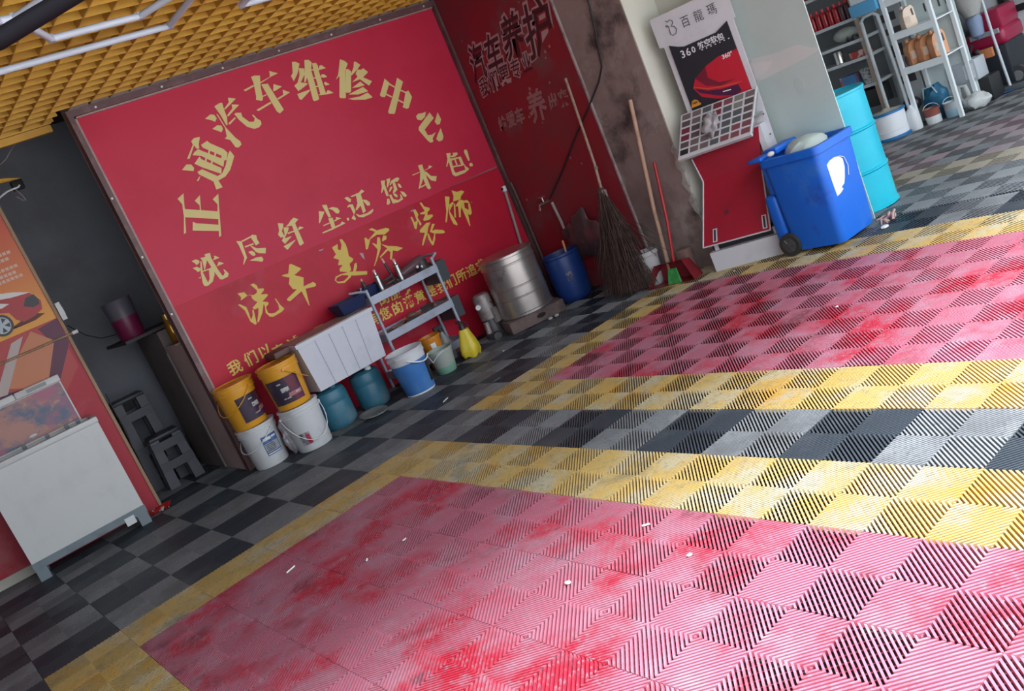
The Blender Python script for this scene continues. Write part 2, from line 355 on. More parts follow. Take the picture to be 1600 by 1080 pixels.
# the left partition (slightly askew) with wooden edge
LP = thing('partition_wall', 'red painted partition wall with wooden edge behind the chest freezer', 'wall', (-1.123,3.463,0), math.radians(-7.3))
del LP['label'], LP['category']; LP['kind'] = 'structure'; LP.name = 'wall_partition'
RP = mat('partition_red', (0.46,0.02,0.04), 0.5, var=[((0.48,0.16,0.18),2.4,0.55,0.8),((0.25,0.05,0.06),1.2,0.55,0.8)])
MB().box((-2.3,0,0),(-0.02,0.09,3.1)).build('panel', RP, LP, smooth=False)
MB().box((-0.022,-0.012,0),(0.0,0.10,3.1)).build('wooden_edge', WOOD, LP, smooth=False)
MB().box((-2.3,-0.012,0),(-0.9,0,0.07)).build('skirting', CREAM, LP, smooth=False)
GLYPHS = {
'正': [[[-53,2065],[-113,2043],[-99,1994],[-125,1924],[-125,1917],[-188,1792],[-169,1795],[-123,1901],[-95,1963],[-73,2019]],[[-101,1958],[126,1851],[104,1797],[-129,1903]],[[188,1972],[129,1949],[145,1901],[116,1844],[109,1820],[42,1673],[63,1678],[135,1849],[144,1872]],[[53,2010],[-2,1986],[16,1943],[0,1905],[8,1901]],[[-87,1851],[-68,1830],[83,1759],[61,1716],[-118,1791]]],
'通': [[[235,2348],[292,2361],[304,2338],[384,2262],[398,2228],[366,2181],[347,2184],[344,2224],[237,2325]],[[140,2298],[162,2315],[201,2326],[220,2305],[339,2200],[347,2184],[319,2142],[199,2271],[178,2281]],[[123,2237],[184,2273],[188,2249],[301,2139],[280,2098],[163,2194]],[[115,2173],[119,2152],[136,2133],[196,2067],[188,2005],[242,2004],[234,2062],[300,2071],[359,2105],[436,2189],[424,2239],[395,2216],[338,2145],[284,2099],[244,2094],[157,2180]],[[274,2299],[283,2290],[263,2265],[254,2274]],[[306,2263],[315,2253],[298,2234],[289,2243]],[[344,2224],[357,2210],[343,2189],[328,2200]],[[220,2249],[230,2241],[213,2218],[204,2228]],[[253,2217],[262,2207],[245,2183],[236,2193]],[[177,2396],[208,2411],[253,2404],[221,2359],[210,2328],[190,2330],[182,2360],[106,2281],[88,2287],[176,2368]],[[15,2224],[64,2251],[97,2239],[106,2208],[91,2188],[65,2200]],[[122,2138],[94,2110],[80,2114],[107,2134]]],
'汽': [[[354,2516],[407,2534],[435,2522],[440,2491],[416,2472],[398,2489]],[[371,2430],[422,2444],[449,2430],[449,2405],[426,2385],[405,2403]],[[452,2523],[461,2518],[475,2406],[510,2313],[533,2276],[531,2251],[499,2237],[476,2247],[463,2310],[427,2333],[450,2343],[452,2352],[467,2405]],[[464,2580],[511,2591],[535,2586],[526,2541],[519,2473],[495,2419],[486,2422],[480,2504]],[[596,2609],[653,2585],[590,2557],[532,2533],[526,2541],[585,2574]],[[599,2554],[655,2534],[628,2522],[528,2476],[527,2489],[590,2524]],[[504,2429],[577,2457],[583,2449],[515,2417]],[[585,2480],[602,2485],[641,2473],[636,2442],[672,2388],[707,2380],[724,2400],[714,2430],[728,2429],[740,2396],[762,2369],[756,2344],[726,2327],[684,2328],[636,2360],[600,2427]]],
'车': [[[847,2703],[877,2705],[921,2692],[887,2613],[859,2516],[841,2508],[802,2530],[815,2549],[843,2652]],[[741,2627],[837,2641],[834,2628],[752,2614]],[[900,2645],[995,2660],[1011,2704],[1072,2667],[1001,2658],[899,2635]],[[898,2626],[954,2616],[956,2592],[985,2391],[939,2373],[922,2397]],[[997,2600],[1055,2562],[993,2548],[967,2549]],[[865,2541],[903,2545],[902,2536],[864,2533]],[[1050,2537],[1098,2500],[1039,2488],[978,2476],[973,2488],[1034,2499]],[[767,2456],[910,2481],[910,2467],[782,2443]]],
'维': [[[1229,2717],[1262,2708],[1285,2686],[1231,2618],[1172,2571],[1168,2616],[1194,2635]],[[1262,2656],[1307,2640],[1287,2595],[1224,2546],[1274,2525],[1278,2517],[1197,2494],[1172,2489],[1159,2538],[1196,2551],[1241,2601]],[[1151,2470],[1274,2472],[1264,2460],[1165,2417],[1151,2427]],[[1339,2701],[1376,2692],[1392,2666],[1359,2615],[1317,2383],[1309,2375],[1269,2373],[1259,2383],[1295,2566],[1264,2534],[1255,2540],[1303,2624]],[[1391,2660],[1426,2653],[1432,2628],[1418,2577],[1393,2394],[1343,2403],[1371,2577]],[[1446,2624],[1465,2622],[1491,2589],[1441,2592],[1419,2594]],[[1429,2554],[1450,2549],[1470,2523],[1441,2523],[1412,2535]],[[1416,2483],[1432,2492],[1461,2459],[1420,2461]],[[1415,2421],[1433,2417],[1461,2386],[1415,2390],[1329,2406],[1329,2413],[1398,2403]],[[1359,2617],[1389,2609],[1386,2599],[1356,2608]],[[1350,2551],[1368,2549],[1365,2539],[1346,2541]],[[1330,2482],[1356,2480],[1353,2471],[1329,2474]]],
'修': [[[1648,2622],[1684,2598],[1701,2569],[1650,2525],[1550,2318],[1537,2317],[1500,2330],[1497,2341],[1579,2497],[1533,2479],[1574,2512]],[[1658,2533],[1686,2525],[1700,2503],[1621,2353],[1609,2346],[1573,2354],[1572,2367]],[[1763,2569],[1783,2560],[1808,2528],[1765,2502],[1691,2471],[1680,2474],[1737,2528]],[[1764,2500],[1799,2489],[1820,2497],[1848,2454],[1836,2447],[1784,2427],[1848,2373],[1804,2347],[1747,2420],[1663,2417],[1735,2445],[1730,2474]],[[1641,2375],[1741,2401],[1766,2362],[1701,2364]],[[1587,2335],[1745,2354],[1775,2306],[1672,2309]],[[1563,2304],[1679,2290],[1763,2299],[1791,2248],[1716,2250],[1608,2281]]],
'中': [[[1977,2360],[2004,2313],[1930,2238],[1904,2214],[1873,2227],[1865,2244],[1939,2321]],[[2097,2332],[2137,2284],[2082,2229],[1934,2065],[1922,2058],[1875,2076],[1872,2091],[1997,2218]],[[2117,2196],[2151,2201],[2160,2139],[2082,2062],[2063,2060],[2028,2086],[2049,2108]],[[1999,2312],[2040,2270],[2030,2261],[1989,2301]],[[1931,2239],[1973,2201],[1963,2192],[1921,2229]],[[2082,2230],[2127,2193],[2115,2185],[2072,2220]],[[2016,2163],[2061,2120],[2050,2112],[2007,2153]]],
'心': [[[2233,1981],[2203,1943],[2153,1926],[2118,1944],[2116,1974],[2151,1989],[2191,1980]],[[2265,1964],[2284,1906],[2146,1843],[2153,1789],[2190,1780],[2245,1788],[2187,1748],[2181,1720],[2149,1720],[2130,1745],[2086,1859],[2098,1881]],[[2345,1942],[2351,1873],[2318,1839],[2287,1842],[2277,1875],[2313,1908]],[[2309,1805],[2301,1728],[2273,1701],[2236,1702],[2219,1730],[2247,1758]]],
'洗': [[[-229,1590],[-196,1591],[-175,1574],[-181,1557],[-208,1549],[-214,1568]],[[-246,1541],[-213,1538],[-191,1516],[-206,1500],[-223,1500],[-232,1520]],[[-170,1565],[-162,1560],[-190,1486],[-190,1395],[-209,1378],[-227,1388],[-228,1411],[-206,1487]],[[-241,1457],[-220,1460],[-224,1449]],[[-159,1587],[-114,1578],[-116,1559],[-166,1495],[-172,1495],[-155,1562]],[[-119,1599],[-75,1594],[-84,1558],[-78,1464],[-68,1404],[-56,1402],[-40,1418],[-41,1442],[-33,1439],[-16,1398],[-33,1379],[-82,1377],[-97,1387],[-111,1452],[-122,1561]],[[-138,1490],[-103,1494],[-116,1435],[-155,1392],[-203,1377],[-204,1387],[-168,1418]],[[-189,1495],[-125,1489],[-129,1481],[-190,1486]],[[-59,1561],[-50,1559],[-26,1533],[-63,1533],[-81,1538],[-63,1546]],[[-53,1506],[-40,1506],[-15,1482],[-42,1481],[-78,1484],[-60,1493]]],
'尽': [[[150,1597],[188,1581],[170,1452],[122,1413],[118,1417],[150,1460],[155,1558]],[[189,1584],[276,1590],[274,1579],[190,1573]],[[267,1586],[286,1595],[317,1579],[308,1549],[312,1514],[277,1509],[273,1543]],[[193,1537],[268,1533],[266,1522],[191,1526]],[[235,1522],[244,1520],[273,1486],[343,1462],[320,1424],[273,1446],[254,1464]],[[199,1487],[230,1486],[245,1461],[240,1443],[222,1442],[209,1459]],[[177,1423],[234,1425],[279,1414],[284,1390],[266,1376],[233,1395]]],
'纤': [[[522,1599],[563,1579],[547,1555],[523,1530],[524,1482],[491,1488],[481,1516],[505,1544]],[[548,1551],[590,1537],[575,1516],[518,1471],[582,1465],[501,1430],[488,1462],[533,1499]],[[480,1418],[597,1428],[589,1421],[497,1380]],[[626,1578],[662,1591],[694,1565],[654,1546],[649,1376],[614,1368],[607,1383],[620,1539],[567,1550],[603,1563]],[[561,1503],[620,1496],[617,1487],[558,1491]],[[655,1498],[677,1510],[707,1488],[660,1485]]],
'尘': [[[886,1560],[930,1539],[919,1526],[850,1469],[843,1473],[868,1518]],[[934,1593],[976,1582],[970,1548],[965,1480],[943,1482],[937,1561]],[[974,1550],[1016,1546],[1052,1524],[1059,1493],[1037,1480],[1019,1491],[1004,1524]],[[936,1477],[975,1469],[962,1390],[928,1393]],[[869,1444],[931,1444],[928,1435],[868,1435]],[[975,1444],[994,1444],[1005,1464],[1042,1436],[1006,1436],[973,1434]],[[831,1394],[929,1395],[1014,1397],[1036,1410],[1061,1386],[1011,1384],[930,1381],[838,1384]]],
'还': [[[1147,1576],[1178,1575],[1200,1545],[1185,1526],[1169,1534]],[[1204,1569],[1294,1570],[1326,1585],[1346,1562],[1310,1554],[1215,1559]],[[1257,1563],[1303,1556],[1279,1408],[1247,1402],[1256,1467],[1204,1444],[1195,1451],[1238,1495]],[[1290,1508],[1327,1492],[1348,1461],[1339,1439],[1314,1443],[1304,1470]],[[1130,1497],[1158,1512],[1194,1503],[1190,1442],[1161,1418],[1166,1387],[1151,1375],[1129,1402],[1164,1424],[1163,1492]],[[1181,1424],[1212,1398],[1282,1389],[1351,1402],[1345,1386],[1315,1372],[1231,1371],[1192,1391]],[[1088,1418],[1108,1417],[1104,1397],[1086,1397]]],
'您': [[[1529,1588],[1570,1577],[1552,1551],[1543,1445],[1518,1454],[1525,1517],[1490,1490],[1485,1496],[1517,1542]],[[1585,1582],[1626,1578],[1608,1552],[1568,1516],[1557,1520],[1580,1555]],[[1664,1561],[1695,1561],[1707,1542],[1677,1527],[1627,1538],[1596,1520],[1592,1529],[1622,1554]],[[1627,1538],[1650,1533],[1645,1466],[1601,1449],[1588,1457],[1615,1484]],[[1586,1509],[1607,1509],[1604,1495],[1566,1473],[1561,1479]],[[1669,1512],[1689,1501],[1694,1469],[1680,1467],[1667,1483]],[[1514,1430],[1534,1427],[1528,1392],[1504,1379],[1488,1389]],[[1546,1451],[1568,1451],[1570,1406],[1610,1383],[1638,1387],[1650,1427],[1659,1402],[1657,1373],[1600,1365],[1545,1375]],[[1585,1451],[1614,1440],[1622,1415],[1605,1407],[1590,1428]],[[1660,1445],[1693,1426],[1706,1391],[1687,1380],[1670,1398]]],
'本': [[[1932,1583],[1978,1578],[1969,1525],[1964,1363],[1939,1358],[1926,1377],[1928,1517]],[[1841,1530],[2015,1527],[2040,1548],[2069,1526],[2030,1522],[1842,1523]],[[1924,1519],[1952,1494],[1907,1443],[1851,1397],[1843,1400],[1888,1458]],[[1965,1519],[1986,1508],[2014,1457],[2068,1437],[2038,1399],[1996,1422],[1967,1489]],[[1863,1411],[1941,1414],[1940,1403],[1861,1399]]],
'色': [[[2258,1585],[2303,1573],[2282,1543],[2208,1474],[2200,1477],[2244,1533]],[[2323,1566],[2369,1554],[2370,1539],[2336,1528],[2287,1534],[2286,1549],[2317,1546]],[[2248,1532],[2281,1532],[2261,1414],[2270,1395],[2408,1384],[2414,1378],[2362,1362],[2254,1366],[2230,1391]],[[2274,1527],[2388,1510],[2388,1429],[2357,1433],[2359,1501],[2269,1509]],[[2309,1507],[2325,1505],[2322,1453],[2306,1455]],[[2258,1462],[2379,1438],[2375,1427],[2256,1449]],[[2387,1445],[2398,1411],[2422,1383],[2399,1368],[2379,1394]]],
'!': [[[2446,1547],[2472,1550],[2480,1528],[2464,1445],[2446,1447],[2440,1526]],[[2446,1421],[2467,1423],[2479,1405],[2469,1390],[2446,1392],[2438,1408]]],
'洗2': [[[-24,1235],[26,1224],[39,1189],[4,1182],[-26,1177],[-13,1196]],[[-61,1157],[-45,1154],[-10,1114],[-13,1068],[-21,1011],[7,1038],[21,1073],[33,1074],[5,965],[-9,964],[-32,1002],[-32,1097]],[[97,1255],[125,1254],[141,1229],[138,1203],[180,1188],[176,1173],[138,1155],[186,1137],[186,1124],[124,1100],[164,1079],[162,1063],[130,1050],[125,1004],[145,988],[178,980],[218,989],[230,1025],[225,1079],[232,1079],[242,1020],[260,977],[227,964],[152,958],[123,972],[108,1012],[125,1059],[124,1080],[85,1023],[25,969],[15,977],[53,1031],[73,1069],[39,1071],[30,1089],[88,1113],[70,1132],[61,1156],[66,1181],[48,1186],[51,1191],[84,1173],[115,1179],[124,1196]]],
'车2': [[[455,1270],[471,1272],[534,1205],[517,1195],[457,1180],[519,1132],[486,1069],[574,1069],[591,1051],[587,1032],[568,1030],[493,1046],[463,915],[457,911],[453,1042],[332,1010],[314,1018],[312,1036],[423,1070],[394,1086],[383,1136],[412,1178],[360,1213],[366,1219],[417,1211]]],
'美': [[[948,1286],[969,1281],[980,1233],[975,1185],[961,1134],[988,1097],[975,1085],[937,1073],[927,1023],[896,1011],[880,1025],[829,1051],[836,1072],[876,1088],[837,1104],[867,1138],[826,1173],[862,1190],[855,1253],[914,1260],[896,1218],[916,1203],[944,1241]],[[833,1028],[921,1011],[1056,957],[1042,932],[938,968],[835,1016]],[[754,1005],[774,1028],[834,1029],[832,1017],[784,1017],[763,1001],[777,981],[827,969],[873,982],[893,1005],[923,1000],[896,972],[825,952],[768,972]],[[976,1056],[998,1058],[990,1028],[955,993],[937,1004]]],
'容': [[[1231,1261],[1265,1262],[1297,1227],[1384,1215],[1410,1200],[1408,1183],[1351,1169],[1280,1194],[1207,1184],[1149,1120],[1129,1121],[1161,1213],[1176,1211],[1187,1185],[1277,1221]],[[1274,1175],[1297,1162],[1281,1117],[1259,1075],[1184,1004],[1140,968],[1133,971],[1177,1014],[1229,1080],[1206,1148],[1219,1143],[1241,1119]],[[1334,1169],[1359,1151],[1346,1127],[1302,1123],[1305,1137]],[[1278,1111],[1333,1070],[1409,1035],[1460,1000],[1397,996],[1358,1020],[1313,950],[1298,963],[1330,1016],[1316,1037],[1225,1009],[1250,928],[1237,927],[1218,1019],[1317,1055]]],
'装': [[[1703,1259],[1728,1250],[1735,1202],[1714,1180],[1725,1116],[1702,1107],[1705,1154],[1656,1095],[1643,1104],[1650,1161],[1650,1209],[1666,1208],[1669,1153],[1694,1159]],[[1793,1288],[1813,1283],[1820,1244],[1866,1212],[1858,1196],[1830,1188],[1817,1163],[1866,1151],[1863,1134],[1809,1121],[1760,1132],[1756,1142],[1798,1178],[1753,1195],[1754,1206],[1807,1204]],[[1680,1074],[1775,1108],[1814,1096],[1775,1066],[1738,1021],[1651,943],[1642,951],[1677,993],[1719,1036],[1678,1053]],[[1738,1021],[1752,1015],[1749,941],[1760,944],[1805,994],[1767,1025],[1829,1022],[1903,989],[1913,962],[1889,962],[1813,991],[1789,947],[1749,907],[1735,913],[1726,973]],[[1822,1078],[1849,1068],[1792,1022],[1772,1026]]],
'饰': [[[2060,1248],[2105,1227],[2067,1165],[2028,1119],[1980,1046],[1966,1036],[1958,1043],[2013,1125]],[[2067,1165],[2116,1177],[2117,1161],[2044,1113],[2060,1038],[2068,981],[2057,970],[2029,996],[2025,1051],[2033,1110]],[[2151,1271],[2176,1254],[2196,1239],[2250,1234],[2272,1214],[2215,1186],[2205,1166],[2151,1172],[2120,1176],[2147,1219]],[[2117,1161],[2129,1149],[2079,1038],[2064,1044]],[[2186,1166],[2225,1151],[2161,1083],[2128,1023],[2112,1029],[2147,1119],[2119,1130]],[[2218,1146],[2265,1136],[2276,1101],[2222,1127],[2207,1081],[2238,1050],[2258,1104],[2277,1100],[2258,1015],[2232,1002],[2182,1052],[2175,1093]],[[2177,1069],[2212,1017],[2187,918],[2177,916]]],
}
# ------------------------------------------------------------------ the big red wall sign
sign = thing('wall_sign', 'large red wall sign with an arch of pale gold characters', 'sign', (1.12,SY,0))
P_UP = MB().box((-0.508,SY-0.001,1.30),(SX-0.01,SY+0.03,2.79)).build('upper_panel', RED_UP, sign, smooth=False, world=True)
P_LOW = MB().add([(-0.508,SY-0.004,0.0),(SX-0.01,SY-0.004,0.0),(SX-0.01,SY-0.004,1.288),(-0.508,SY-0.004,1.338),(-0.508,SY+0.03,0.0),(SX-0.01,SY+0.03,0.0),(SX-0.01,SY+0.03,1.288),(-0.508,SY+0.03,1.338)],
    [(0,1,2,3),(7,6,5,4),(3,2,6,7),(0,3,7,4),(1,5,6,2)]).build('lower_panel', RED_LOW, sign, smooth=False, world=True)
for lo, hi, nme in (((-0.565,SY-0.05,2.80),(SX-0.005,SY+0.03,2.845),'frame_rail'),((-0.565,SY-0.05,0.0),(-0.528,SY+0.03,2.80),'frame_rail')):
    MB().box(lo, hi).build(nme, TRIM, sign, smooth=False, world=True)
LIN = mat('frame_bead', (0.36,0.24,0.22), 0.5, var=[((0.5,0.42,0.38),7,0.5,0.75)], world=True)
MB().box((-0.528,SY-0.02,2.788),(SX-0.005,SY+0.03,2.80)).build('frame_bead', LIN, sign, smooth=False, world=True)
MB().box((-0.528,SY-0.02,0.0),(-0.506,SY+0.03,2.80)).build('frame_bead', LIN, sign, smooth=False, world=True)
for x in (-0.36,0.14,0.64,1.14,1.64,2.14,2.62): MB().cyl((x,SY-0.054,2.818),(x,SY-0.048,2.818),0.008,n=10).build('screw', CLEANWHITE, sign, world=True)
for z in (2.2,1.75,1.3): MB().cyl((-0.55,SY-0.054,z),(-0.55,SY-0.048,z),0.008,n=10).build('screw', CLEANWHITE, sign, world=True)
for key, polys in GLYPHS.items():
    lower = key in ('洗2','车2','美','容','装','饰')
    mb = MB(); y = SY-0.0055 if lower else SY-0.0035
    for k, p in enumerate(polys):
        yy = y-0.0002*k
        mb.add([(a/1000, yy, b/1000) for a, b in p], [tuple(range(len(p)))])
    o = mb.build('character', GOLD2 if lower else GOLD, sign, smooth=False, world=True, fix=False); o.parent = P_LOW if lower else P_UP
def on_sign(x, z, y=SY-0.0065): return lambda u, v: (x+u, y, z+v)
for ch, x, z in (('我',-0.299,0.744),('们',-0.16,0.75),('以',-0.031,0.745),('真',0.07,0.70),('诚',0.207,0.70),('用',0.445,0.685),('心',0.564,0.682),('的',1.087,0.695),('服',1.205,0.689),('务',1.328,0.685),
                 ('有',0.925,0.578),('您',1.045,0.575),('的',1.17,0.570),('满',1.294,0.568),('意',1.412,0.564),('是',1.535,0.560),('我',1.655,0.557),('们',1.765,0.556),('所',1.885,0.557),('追',2.005,0.557),('求',2.12,0.557)):
    text_obj('character', ch, 0.112, on_sign(x, z), GOLD2, sign, offset=0.0022).parent = P_LOW
# scuffs: bare patches where the lower sheet is torn
TORN = mat('torn_backing', (0.45,0.36,0.42), 0.8)
for x, z, w, h in ((1.075,1.085,0.03,0.07),(0.76,1.27,0.05,0.012),(1.70,1.25,0.055,0.012),(2.30,1.10,0.012,0.012)):
    MB().prism([(x-w/2,z+h/2),(x+w/2,z+h*0.3),(x+w*0.2,z-h/2),(x-w*0.3,z-h*0.1)], lambda u, v, d: (u,SY-0.0055-d,v), 0.001).build('torn_patch', TORN, sign, smooth=False, world=True)

# ------------------------------------------------------------------ dark red side panel with outlined lettering
DR = mat('side_panel_red', (0.26,0.016,0.028), 0.5, var=[((0.17,0.035,0.045),1.6,0.45,0.7),((0.15,0.085,0.09),1.9,0.56,0.72),((0.34,0.22,0.2),9,0.72,0.80)], world=True)
side = thing('side_sign', 'dark red side sign with dark outlined characters, grimy at the foot', 'sign', (SX,2.24,0))
MB().box((SX-0.012,1.535,0.0),(SX,SY-0.005,2.85)).build('panel', DR, side, smooth=False, world=True)
MB().box((SX-0.035,SY-0.055,0.0),(SX-0.012,SY-0.005,2.85)).build('corner_strip', mat('corner_strip', (0.10,0.06,0.06), 0.6, var=[((0.2,0.14,0.13),6,0.5,0.8)], world=True), side, smooth=False, world=True)
MB().box((SX-0.018,1.52,0.0),(SX,1.535,2.85)).build('edge_strip', mat('edge_strip', (0.40,0.33,0.32), 0.7, var=[((0.2,0.15,0.15),8,0.45,0.7)], world=True), side, smooth=False, world=True)
OUT = mat('outline_vinyl', (0.46,0.30,0.32), 0.6); INK = mat('dark_vinyl', (0.055,0.012,0.02), 0.5)
def on_side(y, z, rot=0.0, x=SX-0.0130, sh=0.0):
    c, s = math.cos(rot), math.sin(rot)
    return lambda u, v: (x, y-((u+sh*v)*c-v*s), z+(u+sh*v)*s+v*c)
for ch, y, z, sz, sx in (('汽',2.66,2.19,0.33,0.66),('车',2.41,2.19,0.34,0.72),('养',2.10,2.235,0.37,0.78),('护',1.78,2.19,0.44,0.86)):
    text_obj('character', ch, sz, on_side(y, z, 0, SX-0.0128, 0.30), OUT, side, offset=0.024, sx=sx)
    text_obj('character', ch, sz, on_side(y, z, 0, SX-0.0140, 0.30), INK, side, offset=0.005, sx=sx)
for k, ch in enumerate('我们更专业'):
    y, z, sz = 2.70-0.162*k, 1.985+0.004*k, 0.165
    text_obj('character', ch, sz, on_side(y, z, 0, SX-0.0150, 0.25), OUT, side, offset=0.012, sx=0.85)
    text_obj('character', ch, sz, on_side(y, z, 0, SX-0.0160, 0.25), INK, side, offset=0.001, sx=0.85)
FADE = mat('faded_vinyl', (0.33,0.17,0.17), 0.7)
for ch, y, z, sz in (('给',2.66,1.63,0.13),('爱',2.53,1.63,0.135),('车',2.40,1.63,0.14),('养',2.14,1.645,0.27),('出',1.93,1.62,0.14),('来',1.80,1.615,0.14)):
    text_obj('character', ch, sz, on_side(y, z, 0, SX-0.0128, 0.2), FADE, side, offset=0.006, sx=0.9)
for k in range(22):
    rr = random.Random(k); y, z = rr.uniform(1.6,2.8), rr.uniform(0.9,2.5); s = rr.uniform(0.006,0.016)
    MB().prism([(y-s,z-s*0.6),(y+s*0.8,z-s),(y+s,z+s*0.7),(y-s*0.4,z+s)], lambda u, v, d: (SX-0.0122-d,u,v), 0.0008).build('paint_chip', FADE, side, smooth=False, world=True)
# crumbled plaster on the corner of the pillar: a ragged strip where the brown render has fallen off
cp = [(0.874,0.98)]+[(0.874+0.012+0.028*abs(math.sin(2.3*k+0.4))+(0.02 if k % 3 == 0 else 0), 0.94-0.045*k) for k in range(12)]+[(0.874,0.40)]
mb = MB().prism(cp, lambda u, v, d: (SX-0.001-d, u, v), 0.006)
rr = random.Random(50)
for k in range(10): mb.sphere((SX+0.004,0.872,0.42+0.055*k+rr.uniform(-0.02,0.02)), rr.uniform(0.010,0.020), 0.7, 0.5, 1.5, 8)
tag(mb.build('crumbled_plaster', mat('bare_plaster',(0.42,0.40,0.37),0.9,var=[((0.25,0.22,0.2),12,0.5,0.65)],bump=(30,0.8),world=True)), 'crumbled pale plaster edge on the pillar corner beside the display stand', 'plaster')

# ------------------------------------------------------------------ black cable down the pillar, tap, pipes
cab = [(SX-0.008,1.13,2.35),(SX-0.008,1.16,2.187),(SX-0.008,1.19,2.025),(SX-0.01,1.25,1.78),(SX-0.01,1.27,1.71),(SX-0.012,1.35,1.62),(SX-0.02,1.575,1.453),(SX-0.025,1.78,1.319),(SX-0.022,2.16,1.045),(SX-0.02,2.44,0.865)]
tag(MB().tube(cab, 0.007).build('cable', BLACK), 'black cable running slantwise down the grey pillar to the tap', 'cable')
tap = thing('water_tap', 'chrome wall tap with pipe above the dark blue drum', 'tap', (SX-0.02,2.50,0.86))
MB().tube([(SX-0.005,2.47,0.85),(SX-0.09,2.52,0.85),(SX-0.10,2.53,0.80)], 0.014).build('spout', STEEL, tap, world=True)
MB().cyl((SX-0.05,2.50,0.85),(SX-0.05,2.50,0.90),0.008).cyl((SX-0.05,2.46,0.905),(SX-0.05,2.55,0.905),0.008).build('lever', STEEL, tap, world=True)
PIPE = mat('old_pipe', (0.34,0.28,0.27), 0.5, var=[((0.2,0.14,0.13),9,0.5,0.75)])
MB().tube([(SX-0.022,2.43,0.83),(SX-0.03,2.40,0.65),(SX-0.045,2.37,0.43),(SX-0.05,2.36,0.05)], 0.014).build('drop_pipe', PIPE, tap, world=True)
wp = thing('water_pipe', 'pale grey pipe rising in the corner behind the steel drum', 'pipe', (2.66,SY-0.03,0.0))
MB().tube([(2.60,SY-0.03,0.05),(2.61,SY-0.03,0.55),(2.66,SY-0.025,0.9),(2.685,SY-0.02,1.08)], 0.014).build('pipe', PIPE, wp, world=True)
MB().cyl((2.683,SY-0.02,1.06),(2.688,SY-0.02,1.11),0.022).build('pipe_cap', CLEANWHITE, wp, world=True)
MB().cyl((2.66,SY-0.02,1.09),(2.69,SY-0.02,1.095),0.012).build('elbow', BLACK, wp, world=True)
tag(MB().tube([(2.735,2.86,0.0),(2.735,2.86,1.0),(2.735,2.87,1.12)], 0.012).build('drain_pipe', mat('brown_pipe',(0.10,0.06,0.055),0.6)), 'thin dark brown pipe in the wall corner beside the side sign', 'pipe')
# ------------------------------------------------------------------ left: recess behind the sign
ctr = thing('counter_wall', 'low brown plastered counter wall behind the left edge of the sign', 'counter', (-0.35,3.4,0))
MB().box((-0.555,SY+0.03,0),(-0.515,3.47,1.06)).build('end_face', PIER, ctr, smooth=False, world=True)
MB().box((-0.56,3.47,0),(0.04,4.15,1.20)).build('body', mat('counter_dark', (0.22,0.18,0.175), 0.9, var=[((0.13,0.11,0.11),2,0.4,0.7)], world=True), ctr, smooth=False, world=True)
MB().box((-0.80,3.47,1.21),(0.04,4.15,1.235)).build('top', mat('counter_top', (0.06,0.055,0.058), 0.7), ctr, smooth=False, world=True)
MB().box((-0.555,SY+0.23,1.06),(0.04,3.47,1.075)).build('ledge', PIER, ctr, smooth=False, world=True)
MB().box((-0.585,3.40,0.02),(-0.57,3.42,1.02)).build('edge_strip', mat('strip',(0.2,0.17,0.17),0.6), ctr, smooth=False, world=True)
def pail_profile(rb, rt, h, rim=0.008):
    return [(0,0.0),(rb*0.96,0.0),(rb,0.008),(rb+(rt-rb)*0.9,h*0.9),(rt+rim,h*0.905),(rt+rim,h*0.93),(rt,h*0.935),(rt,h*0.985),(rt+rim*0.6,h)]
pot = thing('plastic_pail', 'dark two tone plastic pail, maroon below, on the recess counter', 'pail', (-0.69,3.62,1.235))
MB().lathe([(0,0),(0.092,0),(0.097,0.01),(0.105,0.17)]).build('lower_body', mat('maroon_plastic',(0.16,0.012,0.055),0.4), pot)
MB().lathe([(0.105,0.17),(0.113,0.31),(0.116,0.315),(0.11,0.31),(0.10,0.2)]).build('upper_body', mat('smoke_plastic',(0.11,0.10,0.13),0.4), pot)
jar = thing('amber_jar', 'shiny amber glass jar standing at the edge of the sign', 'jar', (-0.46,3.40,1.075))
MB().lathe([(0,0),(0.035,0),(0.042,0.012),(0.045,0.10),(0.042,0.15),(0.03,0.18),(0.03,0.2)],n=20).build('body', mat('amber_glass',(0.45,0.22,0.02),0.12,0.6), jar)
MB().lathe([(0.033,0.195),(0.034,0.23),(0,0.232)],n=20).build('lid', mat('gold_lid',(0.55,0.34,0.08),0.25,0.9), jar)
tag(MB().tube([(-1.10,3.50,1.52),(-1.0,3.6,1.40),(-0.9,3.66,1.33),(-0.8,3.70,1.31),(-0.62,3.75,1.30)],0.004).build('thin_cable', BLACK), 'thin black cable sagging from the partition edge to the pail', 'cable')
# plastic stools
STO = mat('stool_plastic', (0.065,0.065,0.085), 0.45)
def stool(loc, rz, w, dd, h, label):
    t = thing('plastic_stool', label, 'stool', loc, rz, 'plastic stools stacked in the recess')
    MB().rbox((-w/2,-dd/2,h-0.03),(w/2,dd/2,h),0.010).build('seat', STO, t)
    k = 1.18
    for sx in (-1,1):
        for sy in (-1,1):
            mb = MB(); x, y = sx*w/2, sy*dd/2
            mb.add([(x*k,y*k,0),(x*k-sx*0.085,y*k,0),(x*k-sx*0.085,y*k-sy*0.05,0),(x*k,y*k-sy*0.05,0),(x,y,h-0.03),(x-sx*0.07,y,h-0.03),(x-sx*0.07,y-sy*0.05,h-0.03),(x,y-sy*0.05,h-0.03)],
                   [(0,3,2,1),(4,5,6,7),(0,1,5,4),(1,2,6,5),(2,3,7,6),(3,0,4,7)])
            mb.build('leg', STO, t, smooth=False)
    for zz, kk in ((h*0.42,1.10),(h*0.80,1.03)):
        for sy in (-1,1): MB().box((-w/2*kk,sy*dd/2*kk-0.012,zz-0.035),(w/2*kk,sy*dd/2*kk+0.012,zz+0.035)).build('rail', STO, t, smooth=False)
    return t
